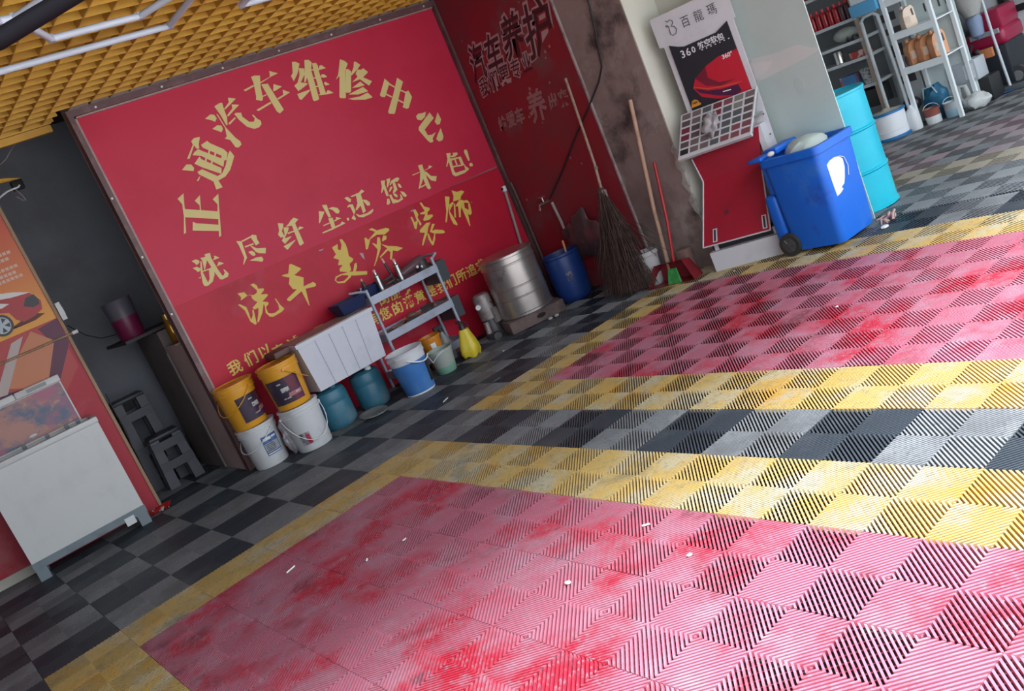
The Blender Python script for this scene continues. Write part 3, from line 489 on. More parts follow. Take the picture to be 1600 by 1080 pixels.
stool((-0.80,3.86,0), math.radians(-6), 0.25, 0.23, 0.44, 'dark grey plastic stool on the recess floor, lower one')
stool((-0.86,4.14,0), math.radians(-4), 0.26, 0.24, 0.80, 'tall dark plastic stool standing behind the lower one in the recess')
# wires and scraps near the recess ceiling
tag(MB().tube([(-1.135,3.43,2.50),(-1.10,3.42,2.525),(-1.04,3.42,2.545),(-0.96,3.42,2.55),(-0.945,3.42,2.56)],0.006).build('white_cable', CLEANWHITE), 'white cable bent out from the top of the partition edge', 'cable')
tag(MB().tube([(-0.985,3.43,2.545),(-0.96,3.43,2.49),(-0.955,3.43,2.45),(-0.975,3.43,2.46),(-1.0,3.43,2.49)],0.004).build('loose_wire', PIPE), 'thin loose wire dangling below the white cable', 'wire')
tag(MB().rbox((-0.78,4.49,2.68),(-0.69,4.55,2.76),0.008).build('junction_box', mat('junction',(0.05,0.045,0.05),0.6)), 'small dark junction box high on the recess wall', 'box')
tag(MB().tube([(-1.25,3.5,2.76),(-1.0,3.5,2.74),(-0.93,3.5,2.77),(-0.80,3.46,2.87)],0.004).build('ceiling_wire', PIPE), 'pale wire hanging under the yellow ceiling edge', 'wire')
tag(MB().add([(-1.3,3.62,2.66),(-0.88,3.60,2.63),(-0.96,3.60,2.66),(-1.1,3.62,2.70),(-1.3,3.64,2.73),(-1.3,3.65,2.66),(-0.88,3.63,2.63),(-0.96,3.63,2.66),(-1.1,3.65,2.70),(-1.3,3.67,2.73)],
    [(0,1,2,3,4),(9,8,7,6,5),(0,5,6,1),(1,6,7,2),(2,7,8,3),(3,8,9,4),(4,9,5,0)]).build('grille_scrap', YB, smooth=False), 'yellow offcut hanging below the ceiling edge over the recess', 'scrap')
# black hose close to the camera, upper left corner
tag(MB().tube([(-2.35,-2.3,1.90),(-2.12,-2.25,1.975),(-2.02,-2.2,1.998),(-1.95,-2.2,2.018),(-1.86,-2.2,2.043),(-1.65,-2.25,2.12)],0.0165,n=12).build('hanging_hose', mat('black_rubber',(0.006,0.005,0.007),0.7,spec=0.08)), 'thick black hose hanging across the upper left corner', 'hose')

# hexagon light tubes under the ceiling
TUBE = mat('light_tube', (0.62,0.68,0.80), 0.35); JNT = mat('tube_joint', (0.50,0.50,0.60), 0.5)
ZL = 2.77
def light(label, nodes, segs):
    t = thing('hexagon_light', label, 'ceiling light', (nodes[0][0],nodes[0][1],ZL), 0, 'hexagon light tubes below the yellow ceiling')
    for a, b in segs:
        p, q = Vector((*nodes[a],ZL)), Vector((*nodes[b],ZL)); d = (q-p).normalized()
        MB().tube([p+d*0.012,q-d*0.012],0.0175,n=10).build('tube', TUBE, t, world=True)
    for p in nodes:
        MB().cyl((p[0],p[1],ZL-0.017),(p[0],p[1],ZL+0.017),0.0185,n=12).build('joint', JNT, t, world=True)
        MB().cyl((p[0],p[1],ZL+0.01),(p[0],p[1],2.86),0.0012,n=5).build('hanger', YB, t, world=True)
light('inner white hexagon light frame nearest the black hose', [(-1.35,0.34),(-1.28,0.345),(-1.05,0.79),(-0.60,0.79),(-0.38,0.40),(-0.60,0.0),(-1.05,0.0)], [(0,1),(1,2),(2,3),(3,4),(4,5),(5,6),(6,1)])
light('outer white light tube running beside the inner hexagon', [(-1.35,1.12),(-0.345,1.12),(-0.345,0.68),(-0.12,0.3)], [(0,1),(1,2),(2,3)])
light('white light tube at the top edge above the sign arch', [(0.09,1.09),(0.9,1.09),(1.12,0.7),(0.9,0.3),(0.3,0.3),(0.09,0.7)], [(0,1),(1,2),(2,3),(3,4),(4,5),(5,0)])

# posters on the partition
def on_part(u, z, d=0.0):                       # u to the left of the wooden edge, d in front of the panel
    p = pmat(LP) @ Vector((-u, -0.001-d, z)); return (p.x, p.y, p.z)
def flat(parent, name, poly, material, d): return MB().prism(poly, lambda u, v, t: on_part(u, v, d-t), 0.0006).build(name, material, parent, smooth=False, world=True)
ORG = bpy.data.materials.new('poster_orange_print'); ORG.use_nodes = True
nt = ORG.node_tree; g = nt.nodes.new('ShaderNodeNewGeometry'); sp = nt.nodes.new('ShaderNodeSeparateXYZ'); nt.links.new(g.outputs['Position'], sp.inputs[0])
mr = nt.nodes.new('ShaderNodeMapRange'); mr.inputs['From Min'].default_value = 1.6; mr.inputs['From Max'].default_value = 2.45; nt.links.new(sp.outputs['Z'], mr.inputs['Value'])
cr = nt.nodes.new('ShaderNodeValToRGB'); cr.color_ramp.elements[0].color = (0.80,0.34,0.02,1); cr.color_ramp.elements[1].color = (0.55,0.05,0.03,1)
e = cr.color_ramp.elements.new(0.45); e.color = (0.66,0.17,0.03,1)
nt.links.new(mr.outputs['Result'], cr.inputs[0]); nt.links.new(cr.outputs[0], nt.nodes['Principled BSDF'].inputs['Base Color']); nt.nodes['Principled BSDF'].inputs['Roughness'].default_value = 0.4
P1 = thing('car_poster', 'orange poster of a red sports car on the left partition', 'poster', on_part(0.6,1.62))
flat(P1, 'sheet', [(0.024,1.60),(0.024,2.75),(1.2,2.75),(1.2,1.60)], ORG, 0.002)
CR = mat('print_red',(0.42,0.015,0.02),0.4); CW = mat('print_white',(0.75,0.70,0.68),0.4); CK = mat('print_black',(0.02,0.018,0.025),0.4); CS = mat('print_shadow',(0.14,0.03,0.02),0.5); CG = mat('print_silver',(0.45,0.5,0.56),0.4)
_f0 = flat
def flat(parent, name, poly, material, d): return _f0(parent, name, [(u-0.045, v) for u, v in poly] if name.startswith('car_') else poly, material, d)
flat(P1, 'car_shadow', [(0.12,1.665),(0.20,1.70),(0.36,1.66),(0.62,1.655),(0.7,1.69),(0.4,1.645),(0.2,1.645)], CS, 0.0030)
flat(P1, 'car_body', [(0.105,1.76),(0.125,1.70),(0.19,1.675),(0.27,1.665),(0.31,1.70),(0.33,1.765),(0.40,1.79),(0.47,1.76),(0.50,1.70),(0.95,1.70),(0.95,1.92),(0.66,1.98),(0.42,1.93),(0.26,1.88),(0.15,1.84)], CR, 0.0036)
flat(P1, 'car_bonnet', [(0.14,1.84),(0.24,1.885),(0.40,1.93),(0.60,1.975),(0.60,1.93),(0.40,1.885),(0.27,1.855)], CW, 0.0042)
flat(P1, 'car_grille', [(0.115,1.775),(0.13,1.82),(0.19,1.815),(0.225,1.765),(0.17,1.735),(0.125,1.74)], CK, 0.0042)
flat(P1, 'car_headlight', [(0.30,1.82),(0.36,1.85),(0.43,1.85),(0.36,1.81)], CW, 0.0042)
for s, mm in ((0.075,CK),(0.058,CG)):
    flat(P1, 'car_wheel', [(0.41+s*math.cos(2*PI*k/18),1.70+s*1.05*math.sin(2*PI*k/18)) for k in range(18)], mm, 0.0044 if mm is CK else 0.005)
for k in range(5):
    a = 2*PI*k/5+0.3; flat(P1, 'car_wheel_spoke', [(0.41+0.054*math.cos(a+0.32),1.70+0.054*math.sin(a+0.32)),(0.41+0.054*math.cos(a+0.95),1.70+0.054*math.sin(a+0.95)),(0.41+0.015*math.cos(a+0.6),1.70+0.015*math.sin(a+0.6))], CK, 0.0056)
CT = mat('print_text',(0.70,0.46,0.36),0.5)
for r, z in enumerate((2.145,2.105,2.04,2.0,1.965)):
    for k in range(7): flat(P1, 'text_mark', [(0.085+0.030*k+0.03*(r%2),z),(0.085+0.030*k+0.03*(r%2),z+0.022),(0.108+0.030*k+0.03*(r%2),z+0.022),(0.108+0.030*k+0.03*(r%2),z)], CT, 0.003)
P2 = thing('pattern_poster', 'poster of red and orange diagonal bands below the car poster', 'poster', on_part(0.6,1.2))
flat(P2, 'sheet', [(0.05,1.22),(0.05,1.598),(1.2,1.598),(1.2,1.0),(0.3,1.0)], mat('print_red2',(0.48,0.05,0.05),0.45), 0.0014)
flat(P2, 'plum_field', [(0.03,1.598),(0.03,1.40),(0.30,1.06),(1.2,1.0),(1.2,1.22),(0.55,1.25),(0.28,1.20),(0.13,1.44),(0.17,1.58)], mat('print_plum',(0.11,0.015,0.055),0.45), 0.0020)
flat(P2, 'orange_field', [(0.11,1.46),(0.22,1.585),(0.42,1.42),(0.54,1.28),(0.30,1.17)], mat('print_orange2',(0.60,0.21,0.10),0.45), 0.0026)
flat(P2, 'white_band', [(0.28,1.575),(0.37,1.56),(0.63,1.25),(0.55,1.24)], mat('print_pale',(0.52,0.42,0.40),0.45), 0.0032)
rod = thing('bamboo_rod', 'pale bamboo rod fixed slantwise across the patterned poster', 'rod', on_part(0.3,1.45))
MB().tube([on_part(1.2,1.475,0.02),on_part(0.6,1.46,0.02),on_part(-0.03,1.455,0.02)],0.009,n=10).build('stick', WOOD, rod, world=True)
MB().tube([on_part(-0.02,1.455,0.02),on_part(-0.06,1.455,0.02)],0.014,n=10).build('end_cap', CLEANWHITE, rod, world=True)
sw = thing('switch_box', 'small white switch box on the wooden partition edge', 'switch', on_part(-0.02,1.6))
MB().box((-1.120,3.44,1.565),(-1.085,3.50,1.70)).build('body', WHITE, sw, smooth=False, world=True)
MB().box((-1.084,3.455,1.60),(-1.080,3.485,1.66)).build('rocker', CLEANWHITE, sw, smooth=False, world=True)
tag(MB().tube([(-1.105,3.44,0.95),(-1.11,3.43,0.8),(-1.105,3.435,0.62),(-1.12,3.43,0.5)],0.004).build('freezer_cord', BLACK), 'thin black cord hanging beside the freezer on the partition edge', 'cord')

# chest freezer on a steel stand
FZ = thing('chest_freezer', 'white chest freezer with raised picture lid on a steel stand', 'freezer', (-2.095,3.19,0), math.radians(-6))
W_, D_ = 0.80, 0.33
FW = mat('freezer_enamel',(0.66,0.66,0.66),0.4,var=[((0.58,0.58,0.585),5,0.5,0.8)])
SG = mat('stand_steel',(0.20,0.24,0.27),0.5,var=[((0.13,0.15,0.17),7,0.5,0.75)])
MB().box((0,0.0,0.14),(W_,0.02,0.83)).box((0,D_-0.02,0.14),(W_,D_,0.83)).box((0,0.02,0.14),(0.02,D_-0.02,0.83)).box((W_-0.02,0.02,0.14),(W_,D_-0.02,0.83)).box((0.02,0.02,0.14),(W_-0.02,D_-0.02,0.45)).build('body', FW, FZ, smooth=False)
MB().rbox((-0.006,-0.012,0.822),(W_+0.006,0.028,0.866),0.008).rbox((W_-0.03,0.0,0.822),(W_+0.006,D_,0.866),0.008).rbox((-0.006,0.0,0.822),(0.03,D_,0.866),0.008).rbox((0,D_-0.03,0.822),(W_,D_,0.86),0.006).build('rim', FW, FZ)
MB().box((0.03,0.075,0.835),(W_-0.04,0.085,0.845)).box((0.03,0.13,0.83),(W_-0.04,0.145,0.84)).build('slide_track', mat('track',(0.34,0.33,0.33),0.4,0.5), FZ, smooth=False)
for x in (0.30,0.46,0.60,0.68): MB().box((x,0.19,0.84),(x+0.03,0.21,0.885)).box((x+0.01,0.18,0.86),(x+0.02,0.22,0.87)).build('hinge_clip', SG, FZ, smooth=False)
for lo, hi in (((-0.005,0.0,0.085),(W_+0.005,0.03,0.14)),((-0.005,D_-0.03,0.085),(W_+0.005,D_,0.14)),((-0.005,0.03,0.085),(0.03,D_-0.03,0.14)),((W_-0.03,0.03,0.085),(W_+0.005,D_-0.03,0.14))):
    MB().box(lo, hi).build('stand_rail', SG, FZ, smooth=False)
for x in (0.0,W_-0.075):
    for y in (0.0,D_-0.06): MB().box((x,y,0.0),(x+0.075,y+0.06,0.085)).build('stand_foot', SG, FZ, smooth=False)
MB().box((W_-0.16,-0.004,0.05),(W_-0.09,-0.001,0.11)).build('paper_tag', CLEANWHITE, FZ, smooth=False)
# lid leaning back, seen from inside
LM = Matrix.Translation((0,D_-0.02,0.86)) @ Matrix.Rotation(math.radians(-4),4,'X')
PIC = mat('lid_picture',(0.045,0.075,0.16),0.3,var=[((0.42,0.16,0.12),4.5,0.46,0.60,4,(1,1,1.6)),((0.36,0.07,0.14),3.2,0.50,0.62),((0.48,0.40,0.12),6.0,0.60,0.70)])
MB().box((0.0,0.0,0.0),(W_-0.07,0.03,0.36)).xf(LM).build('lid', FW, FZ, smooth=False)
MB().box((0.005,-0.004,0.012),(W_-0.08,0.0,0.315)).xf(LM).build('lid_picture', PIC, FZ, smooth=False)
MB().rbox((0.0,-0.02,0.32),(0.415,0.035,0.372),0.008).xf(LM).build('lid_edge', FW, FZ)
MB().rbox((0.42,-0.02,0.32),(W_-0.065,0.035,0.372),0.008).xf(LM).build('lid_edge', FW, FZ)
MB().box((0.50,-0.0215,0.333),(0.64,-0.0205,0.36)).xf(LM).build('lid_sticker', mat('grey_sticker',(0.33,0.33,0.34),0.5), FZ, smooth=False)
MB().sphere((0.40,-0.006,0.045),0.03,1,0.2,0.4).xf(LM).build('lid_knob', CLEANWHITE, FZ)
rs = MB(); rr = random.Random(3)
for k in range(7):
    x, y = -1.27+0.022*k, 3.235-0.006*k; a = rr.uniform(0,3)
    rs.add([(x,y,0.002),(x+0.05*math.cos(a),y+0.05*math.sin(a),0.012+rr.uniform(0,0.03)),(x+0.03,y-0.03,0.035+rr.uniform(0,0.03)),(x-0.01,y+0.02,0.05)],[(0,1,2),(0,2,3),(0,3,1),(1,3,2)])
tag(rs.build('snack_wrapper', mat('red_foil',(0.55,0.03,0.03),0.25,0.3,var=[((0.75,0.68,0.66),16,0.55,0.6)])), 'crumpled red and white wrapper on the floor by the freezer foot', 'wrapper')
# ------------------------------------------------------------------ buckets, jugs and box in front of the sign
def bucket(name, label, cat, loc, rb, rt, h, body, lid=None, handle=None, group=None, open_in=None, hdl_a=0.0, hdl_drop=0.6, steps=(0.80,0.86)):
    t = thing(name, label, cat, loc, 0, group)
    prof = [(0,0),(rb*0.95,0),(rb,0.01),(rb+(rt-rb)*steps[0],h*steps[0]),(rt+0.004,h*(steps[0]+0.005)),(rt+0.004,h*(steps[0]+0.03)),(rt,h*(steps[0]+0.035)),(rt,h*steps[1]),(rt+0.006,h*(steps[1]+0.005)),(rt+0.006,h*(steps[1]+0.03)),(rt+0.001,h*(steps[1]+0.035)),(rt+0.003,h*0.99)]
    if lid:
        MB().lathe(prof).build('body', body, t)
        MB().lathe([(rt+0.004,h*0.955),(rt+0.008,h*0.96),(rt+0.008,h*0.995),(rt+0.003,h),(rt-0.012,h),(rt-0.016,h-0.008),(0,h-0.008)]).build('lid', lid, t)
    else:
        MB().lathe(prof+[(rt+0.004,h),(rt-0.004,h),(rt-0.006,h*0.9),(rb-0.004,0.012),(0,0.012)]).build('body', body, t)
    if handle:
        pts = []; zt = h*0.84
        for k in range(13):
            s = PI*k/12; x = (rt+0.012)*math.cos(s); out = math.sin(s)*(rt+0.025); z = zt-math.sin(s)*h*hdl_drop
            pts.append((x*math.cos(hdl_a)-out*math.sin(hdl_a), x*math.sin(hdl_a)+out*math.cos(hdl_a), z))
        MB().tube(pts,0.0035,n=6).build('handle', handle, t)
        for sx in (-1,1):
            MB().cyl((sx*(rt)*math.cos(hdl_a),sx*rt*math.sin(hdl_a),zt),(sx*(rt+0.018)*math.cos(hdl_a),sx*(rt+0.018)*math.sin(hdl_a),zt),0.011,n=10).build('handle_lug', body, t)
    t['_p'] = 0; del t['_p']
    return t, [(rb,0.0),(rb+(rt-rb)*steps[0],h*steps[0]),(rt,h*(steps[0]+0.04)),(rt,h)]
YEL = mat('yellow_bucket',(0.74,0.34,0.025),0.38,var=[((0.55,0.24,0.03),9,0.58,0.8)])
GW = 'paint buckets stacked in front of the sign'
t, pf = bucket('white_bucket','white bucket with a blue and white label under the left yellow bucket','bucket',(-0.425,2.75,0),0.128,0.146,0.33,WHITE,lid=WHITE,handle=CLEANWHITE,group=GW,hdl_a=face_cam(-0.425,2.75)-PI/2-0.9,hdl_drop=0.35)
f = face_cam(-0.425,2.75)
patch(pf,f-0.06,f+0.86,0.085,0.235).build('label', mat('blue_print',(0.045,0.09,0.26),0.4,var=[((0.10,0.18,0.40),20,0.5,0.6)]), t)
patch(pf,f-0.02,f+0.80,0.108,0.178,off=0.003).build('label_panel', mat('grey_print',(0.38,0.40,0.44),0.4,var=[((0.26,0.28,0.33),30,0.5,0.6)]), t)
for a0, a1, z0, z1 in ((0.02,0.46,0.200,0.222),(0.50,0.78,0.205,0.220)): patch(pf,f+a0,f+a1,z0,z1,off=0.003).build('label_title', CLEANWHITE, t)
for z in (0.118,0.130,0.142,0.154,0.166):
    patch(pf,f+0.03,f+0.42+0.25*((z*1000)%3)/2,z,z+0.005,off=0.004).build('label_line', BLACK, t)
patch(pf,f-0.02,f+0.80,0.092,0.100,off=0.003).build('label_line', CLEANWHITE, t)
t, pf = bucket('white_bucket','white bucket with a torn red and grey label under the right yellow bucket','bucket',(-0.145,2.53,0),0.132,0.151,0.345,WHITE,lid=WHITE,handle=CLEANWHITE,group=GW,hdl_a=face_cam(-0.145,2.53)-PI/2+0.25,hdl_drop=0.62)
f = face_cam(-0.145,2.53)
patch(pf,f-0.66,f-0.04,0.055,0.150).build('label', mat('torn_print',(0.40,0.38,0.41),0.5,var=[((0.22,0.20,0.24),18,0.5,0.58)]), t)
patch(pf,f-0.26,f-0.06,0.06,0.135,off=0.003,skew=-0.6).build('label_red', mat('torn_red',(0.42,0.03,0.06),0.5,var=[((0.55,0.45,0.46),24,0.58,0.62)]), t)
patch(pf,f-0.62,f-0.40,0.115,0.148,off=0.003).build('label_dark', mat('torn_dark',(0.10,0.08,0.10),0.5,var=[((0.35,0.33,0.36),30,0.5,0.55)]), t)
def yellow(loc, h, label, turn, dark_off):
    t, pf = bucket('yellow_bucket',label,'bucket',loc,0.128,0.149,h,YEL,lid=YEL,handle=YEL,group=GW,hdl_a=face_cam(loc[0],loc[1])-PI/2+turn,hdl_drop=0.42)
    f = face_cam(loc[0],loc[1])+dark_off
    patch(pf,f-1.15,f+0.72,0.045,0.238,n=18).build('label', mat('bucket_label',(0.045,0.03,0.055),0.35,var=[((0.10,0.07,0.12),6,0.5,0.7)]), t)
    patch(pf,f+0.16,f+0.72,0.047,0.236,off=0.0028,skew=-1.0).build('label_wedge', mat('label_maroon',(0.16,0.03,0.045),0.35,var=[((0.08,0.03,0.09),7,0.45,0.6)]), t)
    patch(pf,f-0.15,f+0.60,0.088,0.118,off=0.0036,skew=2.0).build('label_band', mat('label_pink',(0.42,0.16,0.17),0.35), t)
    LT = mat('label_text',(0.55,0.52,0.53),0.4,var=[((0.08,0.06,0.09),90,0.52,0.58)])
    for a0, a1, z0, z1 in ((-0.42,0.02,0.135,0.168),(-0.50,-0.28,0.196,0.206),(-0.45,-0.05,0.08,0.088),(0.28,0.50,0.100,0.112)):
        patch(pf,f+a0,f+a1,z0,z1,off=0.0042).build('label_text', LT, t)
    return t
yellow((-0.440,2.755,0.331),0.345,'yellow bucket with its dark label turned away, on the left white bucket',-0.85,0.92)
yellow((-0.150,2.535,0.346),0.345,'yellow bucket with a large dark label facing out, beside the storage box',1.75,0.05)
# clear bag stuffed between the buckets
bm = bmesh.new(); bmesh.ops.create_icosphere(bm, subdivisions=4, radius=1.0)
for p in bm.verts:
    q = p.co.copy(); k = 1+0.16*math.sin(6*q.z+4*q.x)+0.13*math.sin(11*q.x+5*q.z+1)+0.08*math.sin(19*q.z+7*q.y)
    p.co = Vector((-0.285+q.x*0.036*k, 2.60+q.y*0.05*k, 0.15+q.z*0.145*(0.9+0.1*k)))
mb = MB().addbm(bm)
tag(mb.build('crumpled_bag', mat('clear_film',(0.34,0.31,0.34),0.3,var=[((0.55,0.5,0.53),20,0.5,0.65)])),'crumpled clear plastic bag wedged between the two white buckets','bag')
# blue jugs
JB = mat('jug_blue',(0.03,0.145,0.215),0.42,var=[((0.13,0.19,0.22),5,0.48,0.72),((0.025,0.10,0.17),3,0.5,0.7)])
def jug(loc, r, h, label, cap):
    t = thing('blue_jug', label, 'jug', loc, 0, 'blue jugs under the storage box')
    MB().lathe([(0,0),(r*0.86,0),(r*0.97,0.02),(r,0.05),(r,h*0.62),(r*0.985,h*0.64),(r,h*0.66),(r*0.99,h*0.82),(r*0.9,h*0.93),(r*0.66,h*0.985),(r*0.4,h),(0,h)],n=36).build('body', JB, t)
    a = face_cam(loc[0],loc[1])+0.75
    MB().cyl((0.07*math.cos(a),0.07*math.sin(a),h*0.96),(0.07*math.cos(a),0.07*math.sin(a),h+0.022),0.026,n=18).build('cap', CLEANWHITE if cap else JB, t)
    a += 1.9; MB().tube([(0.05*math.cos(a)-0.03*math.sin(a),0.05*math.sin(a)+0.03*math.cos(a),h*0.97),(0.06*math.cos(a)-0.03*math.sin(a),0.06*math.sin(a)+0.03*math.cos(a),h+0.024),(0.06*math.cos(a)+0.05*math.sin(a),0.06*math.sin(a)-0.05*math.cos(a),h+0.024),(0.05*math.cos(a)+0.05*math.sin(a),0.05*math.sin(a)-0.05*math.cos(a),h*0.97)],0.009).build('grip', JB, t)
jug((0.165,2.66,0),0.137,0.315,'dusty blue plastic jug nearest the white bucket, under the storage box',False)
jug((0.50,2.66,0),0.127,0.305,'dark blue plastic jug with white cap under the storage box',True)
# storage box
bx = thing('storage_box','large white plastic storage box resting on the blue jugs','box',(0.36,2.66,0.342))
BW = mat('box_white',(0.60,0.60,0.68),0.45,var=[((0.52,0.52,0.60),4,0.5,0.75)])
w0, w1, d0, d1, hh = 0.305, 0.338, 0.17, 0.195, 0.395
def ring(sx, sy, z): return [(-sx,-sy,z),(sx,-sy,z),(sx,sy,z),(-sx,sy,z)]
vs = ring(w0,d0,0)+ring(w1,d1,hh)+ring(w1-0.008,d1-0.008,hh)+ring(w0-0.008,d0-0.008,0.01)
fs = [(3,2,1,0),(12,13,14,15)]
for a, b in ((0,4),(4,8),(8,12)): fs += [(a+k,a+(k+1)%4,b+(k+1)%4,b+k) for k in range(4)]
MB().add(vs,fs).build('body', BW, bx, smooth=False)
MB().box((-w1-0.012,-d1-0.012,hh-0.03),(w1+0.012,-d1,hh)).box((-w1-0.012,d1,hh-0.03),(w1+0.012,d1+0.012,hh)).box((-w1-0.012,-d1,hh-0.03),(-w1,d1,hh)).box((w1,-d1,hh-0.03),(w1+0.012,d1,hh)).build('rim', BW, bx, smooth=False)
for k in range(1,5):
    x = -0.31+0.62*k/5; s = (x/0.338)
    MB().add([(x*0.905-0.003,-d0-0.002,0.004),(x*0.905+0.003,-d0-0.002,0.004),(x+0.003,-d1+0.001,hh-0.032),(x-0.003,-d1+0.001,hh-0.032)],[(0,1,2,3)]).build('groove', mat('groove',(0.33,0.33,0.40),0.6), bx, smooth=False)
LB = mat('box_lid_grey',(0.36,0.33,0.30),0.5,var=[((0.2,0.18,0.17),5,0.45,0.7)])
MB().box((-w1+0.01,-d1+0.012,hh-0.03),(w1-0.01,d1-0.01,hh+0.006)).build('contents_board', LB, bx, smooth=False)
for x in (-0.12,0.06): MB().rbox((x,-d1+0.01,hh-0.025),(x+0.09,-d1+0.025,hh+0.004),0.004).build('clip', LB, bx)
cl = MB().rbox((-0.338-0.15,-0.12,hh-0.035),(-0.352,0.10,hh+0.012),0.012).build('side_bracket', mat('brown_box',(0.13,0.075,0.07),0.6), bx)
# disc lid on floor
dl = MB().lathe([(0,0.004),(0.085,0.004),(0.1,0.0),(0.113,0.004),(0.113,0.012),(0.1,0.014),(0.09,0.009),(0,0.009)],n=36)
o = dl.build('bucket_lid', mat('lid_grey',(0.20,0.20,0.19),0.5,var=[((0.12,0.12,0.12),7,0.45,0.7)])); o.location = (0.33,2.41,0.012); o.rotation_euler = (0.10,0.0,0.3)
tag(o,'round grey bucket lid lying on the floor before the blue jugs','lid')
# blue bucket with white rim
bb = thing('blue_bucket','open blue bucket with a wide white rim standing on the dark tiles','bucket',(0.71,2.28,0))
BL = mat('bucket_blue',(0.05,0.17,0.46),0.38,var=[((0.10,0.24,0.52),4,0.45,0.7)])
MB().lathe([(0,0),(0.112,0),(0.118,0.006),(0.118,0.014)]).build('foot_ring', CLEANWHITE, bb)
MB().lathe([(0.118,0.014),(0.121,0.02),(0.142,0.262)]).build('body', BL, bb)
MB().lathe([(0.142,0.262),(0.144,0.30),(0.151,0.302),(0.152,0.318),(0.147,0.322),(0.150,0.348),(0.153,0.352),(0.146,0.353),(0.142,0.30),(0.116,0.012),(0,0.012)]).build('rim', mat('rim_white',(0.62,0.62,0.66),0.45,var=[((0.42,0.30,0.30),10,0.6,0.75)]), bb)
f = face_cam(0.71,2.28)
pts = [(0.160*math.cos(f-0.05+1.45*k/12),0.160*math.sin(f-0.05+1.45*k/12),0.288-0.055*math.sin(PI*k/12*0.8)) for k in range(13)]
MB().tube(pts,0.006,n=8).build('handle', CLEANWHITE, bb)
patch([(0.121,0.02),(0.142,0.262)],f+0.95,f+1.5,0.06,0.22).build('label', BLACK, bb)
# green bucket
gb = thing('green_bucket','small translucent bucket with green paint inside beside the yellow can','bucket',(1.055,2.385,0))
GBM = mat('bucket_pale',(0.34,0.36,0.33),0.45,var=[((0.13,0.38,0.19),5.5,0.50,0.66)])
MB().lathe([(0,0),(0.072,0),(0.078,0.008),(0.085,0.06)]).build('lower_body', mat('bucket_green',(0.18,0.34,0.25),0.45), gb)
MB().lathe([(0.085,0.06),(0.10,0.175),(0.107,0.178),(0.107,0.2),(0.101,0.2),(0.095,0.17),(0.07,0.01),(0,0.01)]).build('body', GBM, gb)
a = face_cam(1.055,2.385); MB().tube([(0.108*math.cos(a-1.2),0.108*math.sin(a-1.2),0.185),(0.118*math.cos(a-0.75),0.118*math.sin(a-0.75),0.13),(0.114*math.cos(a-0.3),0.114*math.sin(a-0.3),0.17),(0.108*math.cos(a+0.2),0.108*math.sin(a+0.2),0.19)],0.004,n=6).build('handle', CLEANWHITE, gb)
# yellow can with black nozzle
yc = thing('yellow_can','yellow squashed plastic spray can with black nozzle, right of the green bucket','can',(1.335,2.40,0))
YC = mat('yellow_can',(0.66,0.50,0.03),0.4,var=[((0.50,0.36,0.03),7,0.5,0.7)])
mb = MB(); n = 28; vs = []; prof = [(0.03,0.0),(0.072,0.006),(0.088,0.05),(0.084,0.09),(0.068,0.15),(0.050,0.205),(0.043,0.235),(0.03,0.24)]
for j, (r, z) in enumerate(prof):
    for i in range(n):
        t = 2*PI*i/n; q = r*(1+0.10*math.cos(4*t)*(1 if j < 6 else 0.5)); vs.append((q*math.cos(t),q*math.sin(t)*0.85,z+(0.012*math.sin(4*t) if 0 < j < 3 else 0)))
fs = [(j*n+i,j*n+(i+1)%n,(j+1)*n+(i+1)%n,(j+1)*n+i) for j in range(len(prof)-1) for i in range(n)]+[tuple(range(n))[::-1],tuple(range((len(prof)-1)*n,len(prof)*n))]
mb.add(vs,fs).xf(Matrix.Rotation(0.06,4,'Y')).build('body', YC, yc)
MB().cyl((0.01,0,0.235),(0.012,0,0.275),0.028,0.022).tube([(0.012,0,0.275),(0.0,0.0,0.31),(-0.03,-0.02,0.315)],0.013).tube([(0.02,0,0.30),(0.06,0.0,0.28),(0.07,0,0.20)],0.006).build('nozzle', BLACK, yc)
# orange tub and sprayer behind
ot = thing('orange_tub','orange plastic tub with a white sticker under the trolley','tub',(1.17,2.66,0))
MB().lathe([(0,0),(0.07,0),(0.075,0.01),(0.088,0.25),(0.096,0.252),(0.096,0.275),(0.088,0.278),(0.083,0.25),(0.07,0.02),(0,0.02)]).build('body', mat('orange_plastic',(0.60,0.21,0.015),0.4), ot)
f = face_cam(1.17,2.66); patch([(0.075,0.01),(0.088,0.25)],f-0.15,f+0.35,0.17,0.225).build('sticker', CLEANWHITE, ot)
sb = thing('spray_bottle','grey spray bottle with a dark trigger beside the orange tub','bottle',(1.32,2.70,0))
MB().lathe([(0,0),(0.045,0),(0.05,0.01),(0.05,0.15),(0.04,0.2),(0.018,0.235),(0.018,0.25)],n=20).build('body', mat('bottle_grey',(0.26,0.26,0.27),0.35), sb)
MB().cyl((0,0,0.25),(0,0,0.28),0.02).box((-0.06,-0.012,0.28),(0.025,0.012,0.31)).tube([(-0.03,0,0.28),(-0.045,0,0.25),(-0.04,0,0.225)],0.006).build('trigger', BLACK, sb)

